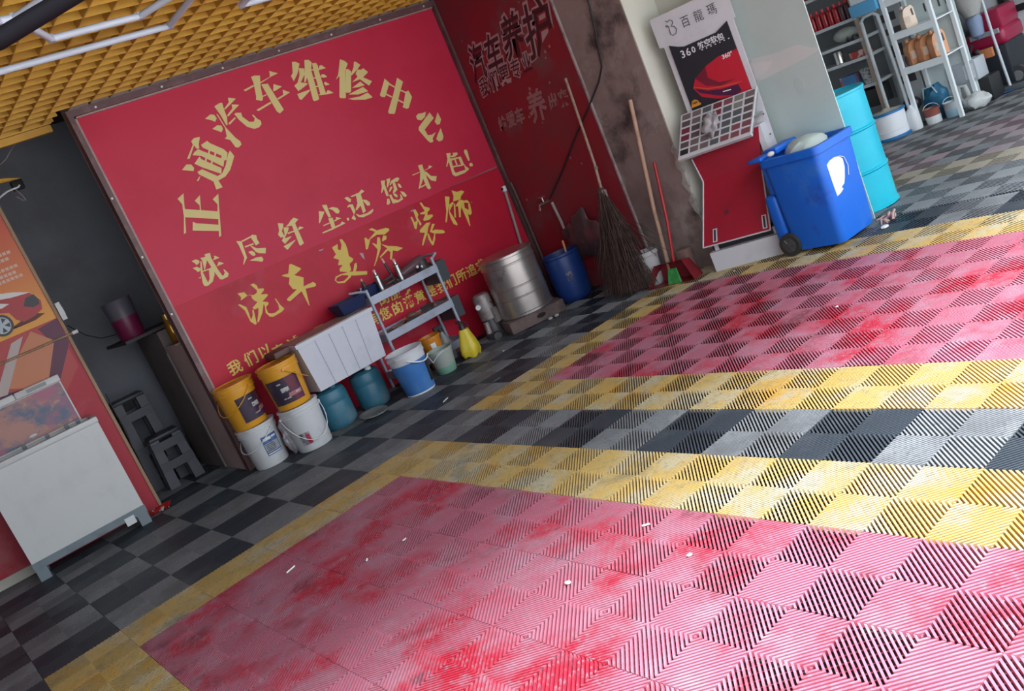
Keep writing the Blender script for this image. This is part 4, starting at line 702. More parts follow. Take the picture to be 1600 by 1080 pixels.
# ------------------------------------------------------------------ steel trolley with tools
TS = mat('trolley_steel',(0.36,0.39,0.48),0.4,0.25,var=[((0.26,0.27,0.32),8,0.5,0.75)])
tz = thing('tool_trolley','grey blue steel trolley with shelves standing against the sign','trolley',(1.14,2.76,0))
for x in (0.805,1.475):
    for y in (2.615,2.90): MB().cyl((x,y,0.0),(x,y,0.855 if y < 2.7 else 0.80),0.014,n=12).build('leg', TS, tz, world=True)
for z in (0.765,0.445,0.12):
    m_ = MB().box((0.795,2.60,z-0.04),(1.485,2.612,z+0.025)).box((0.795,2.90,z-0.04),(1.485,2.912,z+0.025)).box((0.795,2.612,z-0.04),(0.807,2.90,z+0.025)).box((1.473,2.612,z-0.04),(1.485,2.90,z+0.025)).box((0.807,2.612,z+0.006),(1.473,2.90,z+0.012))
    m_.build('shelf', TS, tz, smooth=False, world=True)
MB().tube([(1.475,2.615,0.84),(1.53,2.615,0.87),(1.53,2.90,0.87),(1.475,2.90,0.80)],0.011).build('push_bar', TS, tz, world=True)
MB().tube([(0.805,2.615,0.84),(0.72,2.615,0.87),(0.66,2.62,0.885)],0.010).build('side_bar', TS, tz, world=True)
DBX = mat('dark_bin',(0.045,0.055,0.065),0.5)
for lo, hi in (((1.49,2.64,0.62),(1.60,2.88,0.80)),((1.49,2.66,0.29),(1.60,2.88,0.47))):
    MB().box(lo,hi,taper=0.94).build('side_bin', DBX, tz, smooth=False, world=True)
def put(name, label, cat, parts, loc, rz=0, group=None):
    t = thing(name,label,cat,loc,rz,group)
    for nme, mb, mm in parts: mb.build(nme, mm, t)
    return t
NAVY = mat('navy_plastic',(0.012,0.022,0.085),0.45)
tub = MB().add([(-0.1,-0.07,0),(0.1,-0.07,0),(0.1,0.07,0),(-0.1,0.07,0),(-0.13,-0.10,0.1),(0.13,-0.10,0.1),(0.13,0.10,0.1),(-0.13,0.10,0.1),(-0.12,-0.09,0.1),(0.12,-0.09,0.1),(0.12,0.09,0.1),(-0.12,0.09,0.1),(-0.09,-0.06,0.012),(0.09,-0.06,0.012),(0.09,0.06,0.012),(-0.09,0.06,0.012)],
    [(3,2,1,0),(12,13,14,15)]+[(a+k,a+(k+1)%4,b+(k+1)%4,b+k) for a, b in ((0,4),(4,8),(8,12)) for k in range(4)])
put('navy_tub','navy blue tub hooked on the left side of the trolley','tub',[('body',MB().add(tub.v,tub.f),NAVY),('hook',MB().tube([(0.12,-0.02,0.09),(0.15,-0.02,0.13),(0.15,0.02,0.13)],0.006),TS)],(0.665,2.72,0.745))
put('navy_tray','dark blue tray at the left end of the trolley top','tray',[('body',MB().add(tub.v,tub.f).xf(Matrix.Scale(0.8,4)),NAVY)],(0.93,2.80,0.778))
TIP = mat('tool_tip',(0.75,0.45,0.42),0.4); TOOL = mat('tool_chrome',(0.42,0.43,0.42),0.28,0.9); DKT = mat('tool_dark',(0.06,0.055,0.06),0.5)
for x, y, h, lb in ((0.90,2.80,0.16,'slim dark air tool standing leftmost on the trolley top'),(0.985,2.70,0.19,'chrome air tool second from left on the trolley top'),(1.19,2.70,0.20,'thick chrome air tool in the middle of the trolley top')):
    r = 0.016 if h < 0.17 else 0.023
    put('air_tool',lb,'tool',[('barrel',MB().lathe([(0,0),(r,0),(r,h*0.62),(r*1.15,h*0.63),(r*1.15,h*0.7),(r*0.7,h*0.74),(r*0.7,h*0.85),(0,h*0.85)],n=16),TOOL if h > 0.17 else DKT),('tip',MB().lathe([(0,h*0.85),(r*0.55,h*0.85),(r*0.55,h*0.96),(0,h)],n=12),TIP)],(x,y,0.778),0,'air tools on the trolley')
put('air_tool','thin tilted pink tipped tool behind the thick one','tool',[('barrel',MB().tube([(0,0,0),(-0.03,0.0,0.19)],0.012),DKT),('tip',MB().tube([(-0.03,0,0.19),(-0.036,0,0.23)],0.009),TIP)],(1.175,2.78,0.778),0,'air tools on the trolley')
put('polisher','dark polishing machine lying at the right end of the trolley top','tool',[('body',MB().tube([(-0.16,0,0.04),(-0.06,0,0.06),(0.05,0,0.075),(0.14,0,0.10)],0.03,n=12,rr=[0.014,0.034,0.045,0.03]),mat('polisher_plum',(0.13,0.07,0.085),0.4)),('head',MB().cyl((0.12,0,0.0),(0.12,0,0.08),0.05,n=20),DKT),('fitting',MB().sphere((0.03,-0.05,0.05),0.014).sphere((0.07,-0.055,0.035),0.012),CLEANWHITE),('pad',MB().cyl((0.12,0,-0.0),(0.12,0,0.02),0.065,n=20),DKT)],(1.33,2.74,0.778),0.1)
put('coiled_hose','short dark hose coil between the air tools','hose',[('coil',MB().tube([(0.06*math.cos(t*0.5),0.05*math.sin(t*0.5),0.012+0.003*t) for t in range(24)],0.009,n=6),DKT)],(1.08,2.73,0.778))
put('metal_bowl','shiny metal bowl on the middle trolley shelf','bowl',[('bowl',MB().lathe([(0,0),(0.03,0),(0.055,0.02),(0.07,0.05),(0.067,0.05),(0.052,0.024),(0.03,0.006),(0,0.006)],n=24),STEEL)],(1.30,2.70,0.458))
put('metal_dish','flat metal dish with a brown rag beside the bowl','dish',[('dish',MB().lathe([(0,0),(0.06,0.002),(0.09,0.02),(0.087,0.02),(0.06,0.006),(0,0.006)],n=24),STEEL),('rag',MB().sphere((0.01,0.01,0.025),0.04,1.2,1,0.5),mat('brown_rag',(0.2,0.12,0.08),0.9))],(1.16,2.76,0.458))
for k, (x, y, cl_, lb) in enumerate(((0.90,2.70,DKT,'dark pliers lying at the left of the middle trolley shelf'),(0.97,2.76,WOOD,'wooden handled scraper on the middle trolley shelf'),(1.05,2.68,DKT,'small dark brush near the front of the middle shelf'),(1.40,2.80,WOOD,'wooden handled tool at the right of the middle trolley shelf'))):
    put('hand_tool',lb,'tool',[('grip',MB().rbox((-0.045,-0.01,0),(0.02,0.012,0.016),0.004),cl_),('blade',MB().box((0.02,-0.006,0.004),(0.07,0.008,0.010)),TOOL)],(x,y,0.458),0.6*k+0.3,'hand tools on the middle trolley shelf')

# ------------------------------------------------------------------ pump motor, steel drum, blue drum
PG = mat('pump_grey',(0.30,0.26,0.255),0.45,0.2,var=[((0.16,0.12,0.12),9,0.45,0.7)])
pm_ = thing('water_pump','grimy grey upright water pump beside the steel drum','pump',(1.76,2.60,0),0.25)
MB().lathe([(0,0.16),(0.070,0.16),(0.078,0.17),(0.078,0.36),(0.070,0.385),(0.05,0.395),(0,0.395)],n=28).build('motor', PG, pm_)
MB().box((-0.028,-0.10,0.12),(0.028,-0.065,0.25)).build('terminal_box', PG, pm_, smooth=False)
MB().cyl((-0.078,0.0,0.30),(-0.105,-0.02,0.30),0.022,n=14).build('plug', CLEANWHITE, pm_)
MB().lathe([(0,0.0),(0.085,0.0),(0.09,0.03),(0.07,0.06),(0.06,0.16),(0,0.16)],n=24).build('pump_body', DKT, pm_)
MB().cyl((-0.06,-0.06,0.02),(-0.10,-0.10,0.02),0.035,n=18).cyl((0.03,-0.08,0.03),(0.05,-0.14,0.03),0.025,n=16).build('flange', DKT, pm_)
MB().cyl((-0.11,-0.03,0.06),(-0.10,-0.03,0.16),0.024,n=14).build('valve', PG, pm_)
MB().tube([(-0.01,-0.085,0.31),(0.0,-0.10,0.29),(0.02,-0.11,0.25),(0.03,-0.11,0.2),(0.06,-0.12,0.12),(0.10,-0.13,0.05)],0.005,n=6).build('wire', BLACK, pm_)
MB().sphere((0.11,-0.13,0.03),0.02,1.5,1,0.8).build('hose_clip', mat('pink_clip',(0.35,0.08,0.12),0.5), pm_)
blk = thing('concrete_block','rough stained concrete plinth under the steel drum','plinth',(2.03,2.42,0),math.radians(-20))
MB().rbox((-0.26,-0.24,0.0),(0.26,0.22,0.105),0.012).build('slab', mat('plinth',(0.15,0.10,0.095),0.9,var=[((0.07,0.045,0.045),5,0.45,0.65),((0.3,0.25,0.24),9,0.65,0.78)],bump=(40,0.6)), blk)
MB().sphere((0.03,-0.235,0.055),0.03,1.6,0.4,0.7,8).build('hole', mat('hole_black',(0.01,0.008,0.008),0.9), blk)  # flattened near-black blob on the front of the slab
sd = thing('steel_drum','stainless steel drum with ridges standing on the concrete plinth','drum',(2.02,2.40,0.106))
DM = mat('drum_steel',(0.50,0.46,0.44),0.32,0.85,var=[((0.30,0.25,0.24),3.2,0.46,0.72),((0.16,0.10,0.09),6,0.66,0.8)],bump=(7,0.10))
r = 0.236
MB().lathe([(0,0),(r*0.97,0),(r+0.004,0.006),(r+0.004,0.025),(r,0.03),(r,0.155),(r+0.004,0.16),(r+0.004,0.166),(r,0.171),(r,0.245),(r+0.004,0.25),(r+0.004,0.256),(r,0.261),(r,0.44),(r+0.005,0.445),(r+0.005,0.452),(r,0.457),(r,0.50),(r+0.007,0.505),(r+0.007,0.525),(r-0.002,0.53)],n=48).build('body', DM, sd)
MB().lathe([(r-0.002,0.53),(r-0.03,0.535),(0,0.537)],n=48).build('lid', DM, sd)
bd = thing('blue_drum','dark blue plastic drum with wooden stick beside the steel drum','drum',(2.475,2.275,0))
MB().lathe([(0,0),(0.12,0.0),(0.145,0.02),(0.155,0.06),(0.163,0.2),(0.163,0.34),(0.158,0.40),(0.166,0.41),(0.166,0.43),(0.156,0.43),(0.15,0.38),(0.14,0.03),(0,0.02)],n=40).build('body', mat('drum_blue',(0.008,0.035,0.175),0.42,var=[((0.02,0.05,0.14),4,0.5,0.75)]), bd)
f = face_cam(2.475,2.275); patch([(0.155,0.06),(0.163,0.2),(0.163,0.34)],f-0.1,f+0.22,0.19,0.27).build('worn_label', mat('worn_label',(0.20,0.17,0.20),0.7,var=[((0.02,0.05,0.16),25,0.5,0.55)]), bd)
tag(MB().tube([(2.47,2.23,0.04),(2.505,2.205,0.52)],0.009).build('stirring_stick', mat('new_wood',(0.62,0.30,0.12),0.5)),'short orange wooden stick standing in the dark blue drum','stick')
bm = bmesh.new(); bmesh.ops.create_icosphere(bm, subdivisions=4, radius=1.0)
for p in bm.verts:
    q = p.co.copy(); k = 1+0.13*math.sin(5*q.y+3*q.z)+0.10*math.sin(9*q.z+4*q.y+1)+0.07*math.sin(15*q.y)
    p.co = Vector((2.705+q.x*0.035*k, 2.16+q.y*0.26*k, 0.47+q.z*0.21*k))
tag(MB().addbm(bm).build('dark_sheet', mat('dark_film',(0.075,0.045,0.05),0.5,var=[((0.17,0.06,0.065),5,0.52,0.64)],bump=(14,0.8))),'dark crumpled plastic sheet slumped against the side sign behind the blue drum','sheet')
for k, (x, y, lb) in enumerate(((1.98,2.09,'grey rubble crumb before the plinth, nearer the pump'),(2.04,2.075,'grey rubble crumb before the plinth, nearer the drum'))):
    tag(MB().sphere((x,y,0.012),0.016,1.6,1,0.8,8).build('rubble', mat('rubble',(0.3,0.28,0.27),0.9)),lb,'rubble')

# ------------------------------------------------------------------ brooms, dustpan, poles
br = thing('twig_broom','large brown twig broom leaning against the side sign','broom',(2.40,1.52,0))
TW = mat('twigs',(0.085,0.05,0.042),0.9,var=[((0.15,0.095,0.08),12,0.5,0.7)])
MB().tube([(2.53,1.545,0.80),(2.60,1.58,1.05),(2.70,1.64,1.745)],0.012,n=10).build('handle', mat('bamboo',(0.36,0.25,0.19),0.6,var=[((0.22,0.14,0.11),8,0.5,0.7,4,(1,1,3))]), br, world=True)
MB().tube([(2.535,1.545,0.83),(2.525,1.54,0.77)],0.036,n=12).tube([(2.59,1.573,1.00),(2.588,1.572,1.02)],0.018,n=10).build('binding', mat('twine',(0.22,0.17,0.15),0.9), br, world=True)
mb = MB(); rr = random.Random(5)
for k in range(420):
    a = rr.uniform(0,2*PI); q = math.sqrt(rr.random()); s = Vector((2.53+0.022*math.cos(a),1.545+0.022*math.sin(a),rr.uniform(0.66,0.86)))
    e = Vector((2.37+0.13*q*math.cos(a),1.50+0.30*q*math.sin(a)-0.03,rr.uniform(0.0,0.05) if rr.random() < 0.7 else rr.uniform(0.05,0.35)))
    mid = s.lerp(e,0.45)+Vector((rr.uniform(-0.03,0.03),rr.uniform(-0.04,0.04),rr.uniform(-0.02,0.03)))
    mid2 = s.lerp(e,0.75)+Vector((rr.uniform(-0.02,0.02),rr.uniform(-0.03,0.03),rr.uniform(-0.02,0.02)))
    mb.tube([s,mid,mid2,e],0.003,n=3,rr=[0.0035,0.003,0.0025,0.0015],caps=False)
for k in range(14):
    e = Vector((2.45+rr.uniform(-0.05,0.08),1.12+rr.uniform(-0.06,0.15),rr.uniform(0.22,0.42)))
    s = Vector((2.52,1.52,rr.uniform(0.45,0.7))); mb.tube([s,s.lerp(e,0.5)+Vector((0,0,0.02)),e],0.002,n=3,caps=False)
o = mb.build('twig_head', TW, br, world=True, fix=False); o['kind'] = 'stuff'
MB().lathe([(0.02,0.72),(0.03,0.60),(0.05,0.35),(0.075,0.12),(0.085,0.02),(0,0.01)],n=16).xf(Matrix.Translation((2.39,1.50,0))@Matrix(((0.9,0,0.18,0),(0,1.6,0.06,0),(0,0,1,0),(0,0,0,1)))).build('twig_core', TW, br, world=True)
wb = thing('old_pail','small battered white pail behind the dustpan','pail',(2.52,1.335,0))
MB().lathe([(0,0),(0.070,0),(0.074,0.008),(0.098,0.24),(0.106,0.245),(0.106,0.275),(0.1,0.277),(0.094,0.245),(0.070,0.012),(0,0.012)]).build('body', mat('old_white',(0.40,0.38,0.38),0.6,var=[((0.22,0.19,0.19),6,0.5,0.7)]), wb)
dp = thing('dustpan','red long handled dustpan leaning at the foot of the pillar','dustpan',(2.46,1.06,0))
RD = mat('dustpan_red',(0.22,0.012,0.02),0.5,var=[((0.14,0.02,0.025),7,0.5,0.7)])
MB().add([(2.36,1.28,0.0),(2.46,0.87,0.0),(2.60,0.90,0.0),(2.53,1.31,0.0),(2.45,1.22,0.16),(2.50,0.97,0.16),(2.60,0.98,0.14),(2.55,1.23,0.14)],[(0,1,2,3),(3,2,6,7),(4,7,6,5),(0,3,7,4),(1,5,6,2)]).build('pan', RD, dp, smooth=False, world=True)
MB().tube([(2.545,1.095,0.14),(2.60,1.06,0.45),(2.70,1.065,0.90)],0.013,n=10).build('handle', mat('handle_red',(0.40,0.02,0.025),0.4), dp, world=True)
gbs = thing('green_brush','small green brush head resting before the red dustpan','brush',(2.42,1.06,0))
MB().add([(2.425,1.115,0.0),(2.44,1.0,0.0),(2.46,1.0,0.0),(2.445,1.115,0.0),(2.46,1.10,0.11),(2.475,1.03,0.11),(2.485,1.03,0.11),(2.47,1.10,0.11)],[(0,1,5,4),(1,2,6,5),(2,3,7,6),(3,0,4,7),(4,5,6,7),(3,2,1,0)]).build('bristles', mat('green_bristle',(0.03,0.24,0.05),0.7,var=[((0.06,0.36,0.10),30,0.5,0.7)]), gbs, smooth=False, world=True)
tag(MB().tube([(2.56,1.19,0.02),(2.62,1.17,0.55),(2.715,1.085,1.40)],0.017,n=12).build('wooden_pole', mat('pole_wood',(0.46,0.28,0.20),0.6,var=[((0.32,0.18,0.13),10,0.5,0.7)])),'thick bare wooden pole leaning on the grey pillar','pole')
tag(MB().rbox((2.62,1.02,0.0),(2.70,1.13,0.20),0.01).build('brick_piece', mat('brick_piece',(0.24,0.14,0.12),0.9)),'reddish broken block standing behind the dustpan','block')
# ------------------------------------------------------------------ frosted glass partition
GL = mat('frosted_glass',(0.74,0.83,0.80),0.35,trans=0.35,var=[((0.66,0.75,0.72),1.8,0.45,0.75)],world=True)
gw = thing('window_1','','',(3.135,0.02,0)); del gw['label'], gw['category']; gw['kind'] = 'structure'
MB().box((3.13,-0.265,0.02),(3.138,0.34,3.1)).build('pane', GL, gw, smooth=False, world=True)
FILM = mat('torn_film',(0.66,0.66,0.64),0.6)
MB().prism([(0.335,1.33),(0.24,1.33),(0.05,1.31),(-0.13,1.31),(-0.20,1.26),(-0.255,1.25),(-0.25,1.22),(-0.10,1.20),(0.12,1.18),(0.335,1.16)],lambda u,v,d:(3.1295-d,u,v),0.001).build('torn_film', FILM, gw, smooth=False, world=True)
MB().prism([(0.335,1.32),(0.25,1.30),(0.10,1.27),(0.16,1.22),(0.335,1.17)],lambda u,v,d:(3.128-d,u,v),0.001).build('torn_film', mat('torn_film2',(0.74,0.70,0.69),0.6), gw, smooth=False, world=True)
MB().prism([(-0.04+0.035*math.cos(t*0.5236),1.05+0.06*math.sin(t*0.5236)) for t in range(12)],lambda u,v,d:(3.1295-d,u,v),0.001).build('glue_mark', mat('glue_mark',(0.52,0.60,0.58),0.6), gw, smooth=False, world=True)

# ------------------------------------------------------------------ leather display stand
DS = thing('display_stand','white display stand with red front, swatch board and car poster','display stand',(2.559,0.732,0),math.atan2(-0.943,0.333))
SWW = mat('stand_white',(0.60,0.58,0.61),0.45,var=[((0.48,0.45,0.46),3,0.5,0.8)])
DRD = mat('stand_red',(0.36,0.010,0.03),0.4,var=[((0.27,0.012,0.025),2.2,0.45,0.7)])
MB().box((0.0,0.0,0.0),(0.56,0.30,0.148)).build('base', SWW, DS, smooth=False)
MB().box((0.01,0.06,0.148),(0.55,0.29,0.185)).build('base_gap', BLACK, DS, smooth=False)
MB().box((0.03,0.05,0.148),(0.06,0.08,0.2)).box((0.49,0.05,0.148),(0.52,0.08,0.2)).build('base_foot', SWW, DS, smooth=False)
A = [(-0.032,0.0,0.203),(0.490,0.0,0.193),(0.519,0.197,0.640),(0.065,0.197,0.643)]
Bq = [(0.065,0.197,0.643),(0.519,0.197,0.640),(0.587,0.20,0.893),(0.04,0.20,0.827)]
def slab(q, t, off=0.0):
    v = [Vector(p) for p in q]; n = (v[1]-v[0]).cross(v[2]-v[0]).normalized()
    if n.y > 0: n = -n
    k = len(v); return MB().add([p+n*off for p in v]+[p+n*(off-t) for p in v],[tuple(range(k)),tuple(range(2*k-1,k-1,-1))]+[((i+1)%k,i,k+i,k+(i+1)%k) for i in range(k)])
slab(A,0.012).build('lower_front', DRD, DS, smooth=False)
slab(Bq,0.012).build('upper_front', DRD, DS, smooth=False)
for p, q in ((A[0],A[1]),(A[0],A[3]),(A[3],Bq[3]),(A[1],A[2])): MB().tube([p,q],0.006,n=6).build('edge_bead', SWW, DS)
def on_low(u, s): # point on lower front by fraction s
    a = Vector(A[0]).lerp(Vector(A[3]),s); b = Vector(A[1]).lerp(Vector(A[2]),s); return a.lerp(b,u)
for u in (0.155,0.90):
    q = [on_low(u,0.04),on_low(u+0.065,0.04),on_low(u+0.065,0.24),on_low(u,0.24)]
    slab(q,0.004,0.004).build('slot_frame', SWW, DS, smooth=False)
    q = [on_low(u+0.018,0.055),on_low(u+0.047,0.055),on_low(u+0.047,0.225),on_low(u+0.018,0.225)]
    slab(q,0.004,0.006).build('slot', BLACK, DS, smooth=False)
q = [on_low(0.01,0.25),on_low(0.99,0.27),on_low(0.99,0.275),on_low(0.01,0.255)]; slab(q,0.001,0.001).build('crease', mat('crease',(0.2,0.02,0.03),0.5), DS, smooth=False)
q = [on_low(0.35,0.40),on_low(0.42,0.42),on_low(0.40,0.48),on_low(0.34,0.46)]; slab(q,0.001,0.0015).build('stain', mat('stain',(0.12,0.015,0.03),0.5), DS, smooth=False)
# back panel, header, poster
MB().box((0.095,0.302,0.15),(0.632,0.322,1.665)).build('back_panel', SWW, DS, smooth=False)
MB().box((0.56,0.20,0.15),(0.60,0.302,0.90)).build('side_panel', SWW, DS, smooth=False)
MB().box((0.59,0.12,0.955),(0.62,0.30,0.975)).build('bracket', STEEL, DS, smooth=False)
for z in (0.80,0.95): MB().cyl((0.615,0.302,z),(0.615,0.296,z),0.006,n=8).build('screw', DKT, DS)
def dsp(y): return lambda u, v, d: (u, y-d, v)
MB().prism([(0.064,1.865),(0.654,1.862),(0.654,1.64),(0.62,1.64),(0.60,1.645),(0.09,1.648),(0.064,1.655)],dsp(0.302),0.008).build('header', SWW, DS, smooth=False)
MB().prism([(0.137,1.645),(0.20,1.612),(0.24,1.598),(0.49,1.598),(0.53,1.615),(0.590,1.640),(0.598,1.10),(0.137,1.10)],dsp(0.301),0.0085).build('poster_sheet', CK, DS, smooth=False)
PRD = mat('print_carred',(0.50,0.012,0.03),0.35); PRM = mat('print_carmaroon',(0.18,0.01,0.03),0.35)
MB().prism([(0.34,1.41),(0.45,1.44),(0.595,1.44),(0.597,1.11),(0.50,1.14),(0.36,1.16),(0.24,1.22),(0.20,1.30),(0.24,1.36)],dsp(0.2915),0.0008).build('printed_car', PRD, DS, smooth=False)
MB().prism([(0.24,1.36),(0.34,1.41),(0.33,1.33),(0.40,1.27),(0.52,1.25),(0.40,1.245),(0.30,1.28)],dsp(0.2905),0.0008).build('printed_car_shade', PRM, DS, smooth=False)
MB().prism([(0.21,1.295),(0.30,1.245),(0.40,1.22),(0.52,1.21),(0.53,1.16),(0.48,1.145),(0.36,1.185),(0.24,1.25)],dsp(0.2900),0.0008).build('printed_car_light', mat('print_violet',(0.07,0.012,0.05),0.3), DS, smooth=False)
MB().prism([(0.21,1.30),(0.30,1.255),(0.40,1.232),(0.55,1.215),(0.55,1.221),(0.40,1.240),(0.30,1.263),(0.21,1.308)],dsp(0.2895),0.0008).build('printed_car_line', mat('print_orange',(0.60,0.09,0.03),0.35), DS, smooth=False)
MB().prism([(0.40,1.196),(0.46,1.190),(0.46,1.197),(0.40,1.203)],dsp(0.2885),0.0008).build('printed_highlight', CW, DS, smooth=False)
def tds(u0, z0, y=0.2895):
    M = pmat(DS); return lambda u, v: tuple(M @ Vector((u0+u, y, z0+v)))
INKT = mat('grey_ink',(0.06,0.055,0.07),0.5); PALT = mat('white_ink',(0.75,0.74,0.76),0.45)
lg = [(0.185,1.80),(0.21,1.81),(0.225,1.795),(0.222,1.775),(0.20,1.765),(0.225,1.755),(0.235,1.73),(0.22,1.705),(0.195,1.70),(0.18,1.715),(0.185,1.77),(0.175,1.785),(0.165,1.78),(0.17,1.77),(0.182,1.772)]
MB().tube([(a,0.292,b) for a, b in lg],0.0028,n=5).tube([(0.175,0.292,1.815),(0.19,0.292,1.80)],0.0025,n=5).build('logo', INKT, DS)
for ch, u in (('百',0.312),('龍',0.415),('瑪',0.517)): text_obj('character', ch, 0.085, tds(u,1.753,0.2925), INKT, DS, sx=0.85)
for ch, u, s, o_ in (('3',0.215,0.075,0.001),('6',0.258,0.075,0.001),('0',0.300,0.060,0.001)): text_obj('character', ch, s, tds(u,1.552,0.2910), PALT, DS, offset=o_)
for k, ch in enumerate('航空软包'): text_obj('character', ch, 0.052, tds(0.362+0.050*k,1.560,0.2910), PALT, DS, offset=0.0009)
text_obj('character','360°', 0.042, tds(0.515,1.425,0.2895), PALT, DS, offset=0.0012)
for k in range(7): MB().box((0.355+0.034*k,0.2905,1.522),(0.365+0.034*k,0.2912,1.530)).build('text_mark', PALT, DS, smooth=False)
# orange cap badge low on the poster
MB().prism([(0.145,1.185),(0.158,1.215),(0.18,1.222),(0.20,1.212),(0.208,1.19),(0.218,1.182),(0.215,1.172),(0.14,1.172)],dsp(0.291),0.004).build('cap_badge', mat('badge_orange',(0.66,0.27,0.03),0.4), DS, smooth=False)
text_obj('badge_text','NA',0.028,tds(0.18,1.20,0.2862),CK,DS,offset=0.001)
# swatch board
b0, b1, t0, t1 = Vector((0.006,0.05,0.876)), Vector((0.574,0.05,0.872)), Vector((0.061,0.25,1.155)), Vector((0.655,0.25,1.145))
def bd_(u, v): return b0.lerp(b1,u).lerp(t0.lerp(t1,u),v)
slab([bd_(0,0),bd_(1,0),bd_(1,1),bd_(0,1)],0.022).build('swatch_board', SWW, DS, smooth=False)
slab([bd_(0,-0.03),bd_(1,-0.03),bd_(1,0.02),bd_(0,0.02)],0.03,0.006).build('board_lip', SWW, DS, smooth=False)
slab([bd_(0.985,0),bd_(1.0,0),bd_(1.0,1),bd_(0.985,1)],0.03,0.008).build('board_edge', CLEANWHITE, DS, smooth=False)
SWC = [mat('swatch_%s' % n, c, 0.6) for n, c in (('taupe',(0.16,0.115,0.115)),('brown',(0.10,0.07,0.075)),('slate',(0.09,0.095,0.10)),('wine',(0.16,0.025,0.045)),('rose',(0.20,0.06,0.075)),('black',(0.02,0.015,0.02)),('stone',(0.20,0.19,0.17)))]
grid = [[5,0,0,2,4,4,4],[1,0,0,1,2,4,4],[3,1,1,0,2,2,1],[3,1,2,2,2,2,1],[1,0,1,3,2,6,1],[0,0,2,3,4,6,0]]
for r in range(6):
    for c in range(7):
        u0, u1 = (c+0.10)/7.2+0.01, (c+0.90)/7.2+0.01; v0, v1 = (r+0.14)/6.3+0.04, (r+0.86)/6.3+0.04
        slab([bd_(u0,v0),bd_(u1,v0),bd_(u1,v1),bd_(u0,v1)],0.004,0.003).build('swatch', SWC[grid[r][c]], DS, smooth=False)
# crumpled cloth on the board
bm = bmesh.new(); bmesh.ops.create_icosphere(bm, subdivisions=4, radius=1.0)
for p in bm.verts:
    q = p.co.copy(); k = 0.82+0.16*math.sin(5*q.x+3*q.z)+0.12*math.sin(9*q.y+4*q.x+2)+0.08*math.sin(17*q.z+6*q.x)
    p.co = Vector((q.x*0.068*k, q.z*0.034*k, q.y*0.105*k))
M = pmat(DS) @ Matrix.Translation(bd_(0.46,0.48)+Vector((0,-0.022,0.02))) @ Matrix.Rotation(math.radians(-35),4,'X') @ Matrix.Rotation(0.25,4,'Y')
for p in bm.verts: p.co = M @ p.co
tag(MB().addbm(bm).build('cleaning_cloth', mat('cloth_grey',(0.42,0.39,0.40),0.85,var=[((0.22,0.20,0.21),9,0.5,0.7)])),'crumpled grey cloth lying on the swatch board','cloth')

# ------------------------------------------------------------------ blue wheelie bin
bn = thing('wheelie_bin','bright blue wheeled bin with a white sticker by the display stand','bin',(2.87,-0.10,0))
BB = mat('bin_blue',(0.006,0.125,0.60),0.42,var=[((0.05,0.20,0.60),3.5,0.55,0.8),((0.02,0.06,0.36),6,0.6,0.8)])
def rrect(x0, x1, y0, y1, r, z, n=5):
    out = []
    for cx, cy, a in ((x1-r,y1-r,0),(x0+r,y1-r,PI/2),(x0+r,y0+r,PI),(x1-r,y0+r,1.5*PI)):
        for k in range(n+1): t = a+PI/2*k/n; out.append((cx+r*math.cos(t),cy+r*math.sin(t),z))
    return out
def loft(rings, cap0=True, cap1=False):
    mb = MB(); n = len(rings[0]); vs = [p for r in rings for p in r]
    fs = [(j*n+i,j*n+(i+1)%n,(j+1)*n+(i+1)%n,(j+1)*n+i) for j in range(len(rings)-1) for i in range(n)]
    if cap0: fs.append(tuple(range(n))[::-1])
    if cap1: fs.append(tuple(range((len(rings)-1)*n,len(rings)*n)))
    return mb.add(vs,fs)
loft([rrect(2.66,3.065,-0.305,0.075,0.05,0.025),rrect(2.655,3.07,-0.312,0.085,0.05,0.06),rrect(2.655,3.085,-0.33,0.115,0.05,0.63),rrect(2.655,3.085,-0.33,0.115,0.05,0.655),rrect(2.665,3.075,-0.32,0.105,0.045,0.655),rrect(2.69,3.02,-0.29,0.06,0.04,0.05)],True,True).build('body', BB, bn, world=True)
loft([rrect(2.635,3.105,-0.35,0.135,0.055,0.64),rrect(2.635,3.105,-0.35,0.135,0.055,0.69),rrect(2.668,3.072,-0.317,0.102,0.045,0.69),rrect(2.668,3.072,-0.317,0.102,0.045,0.64)],False).build('rim', BB, bn, world=True)
MB().rbox((2.665,0.10,0.03),(3.04,0.20,0.44),0.03,3).build('lid', BB, bn, world=True)
MB().rbox((2.68,0.09,0.44),(3.02,0.14,0.64),0.012).build('hinge_back', BB, bn, world=True)
for x in (2.625,3.05):
    MB().cyl((x,0.085,0.082),(x+0.04,0.085,0.082),0.08,n=28).build('wheel', mat('wheel_rubber',(0.035,0.035,0.035),0.6), bn, world=True)
MB().cyl((2.62,0.085,0.082),(2.626,0.085,0.082),0.05,n=24).cyl((2.612,0.085,0.082),(2.622,0.085,0.082),0.014,n=14).build('hub', mat('wheel_hub',(0.07,0.07,0.07),0.5), bn, world=True)
for k in range(6):
    a = 2*PI*k/6; MB().tube([(2.619,0.085+0.014*math.cos(a),0.082+0.014*math.sin(a)),(2.619,0.085+0.048*math.cos(a),0.082+0.048*math.sin(a))],0.005,n=5).build('spoke', DKT, bn, world=True)
st = [(2.715,0.545),(2.76,0.560),(2.82,0.563),(2.865,0.553),(2.90,0.525),(2.895,0.47),(2.865,0.41),(2.84,0.375),(2.80,0.362),(2.815,0.345),(2.77,0.330),(2.728,0.325),(2.72,0.42)]
MB().prism(st,lambda u,v,d:(u,-0.3125-0.0305*(v-0.06)/0.57*0.62-d,v),0.002).build('sticker', CLEANWHITE, bn, smooth=False, world=True)
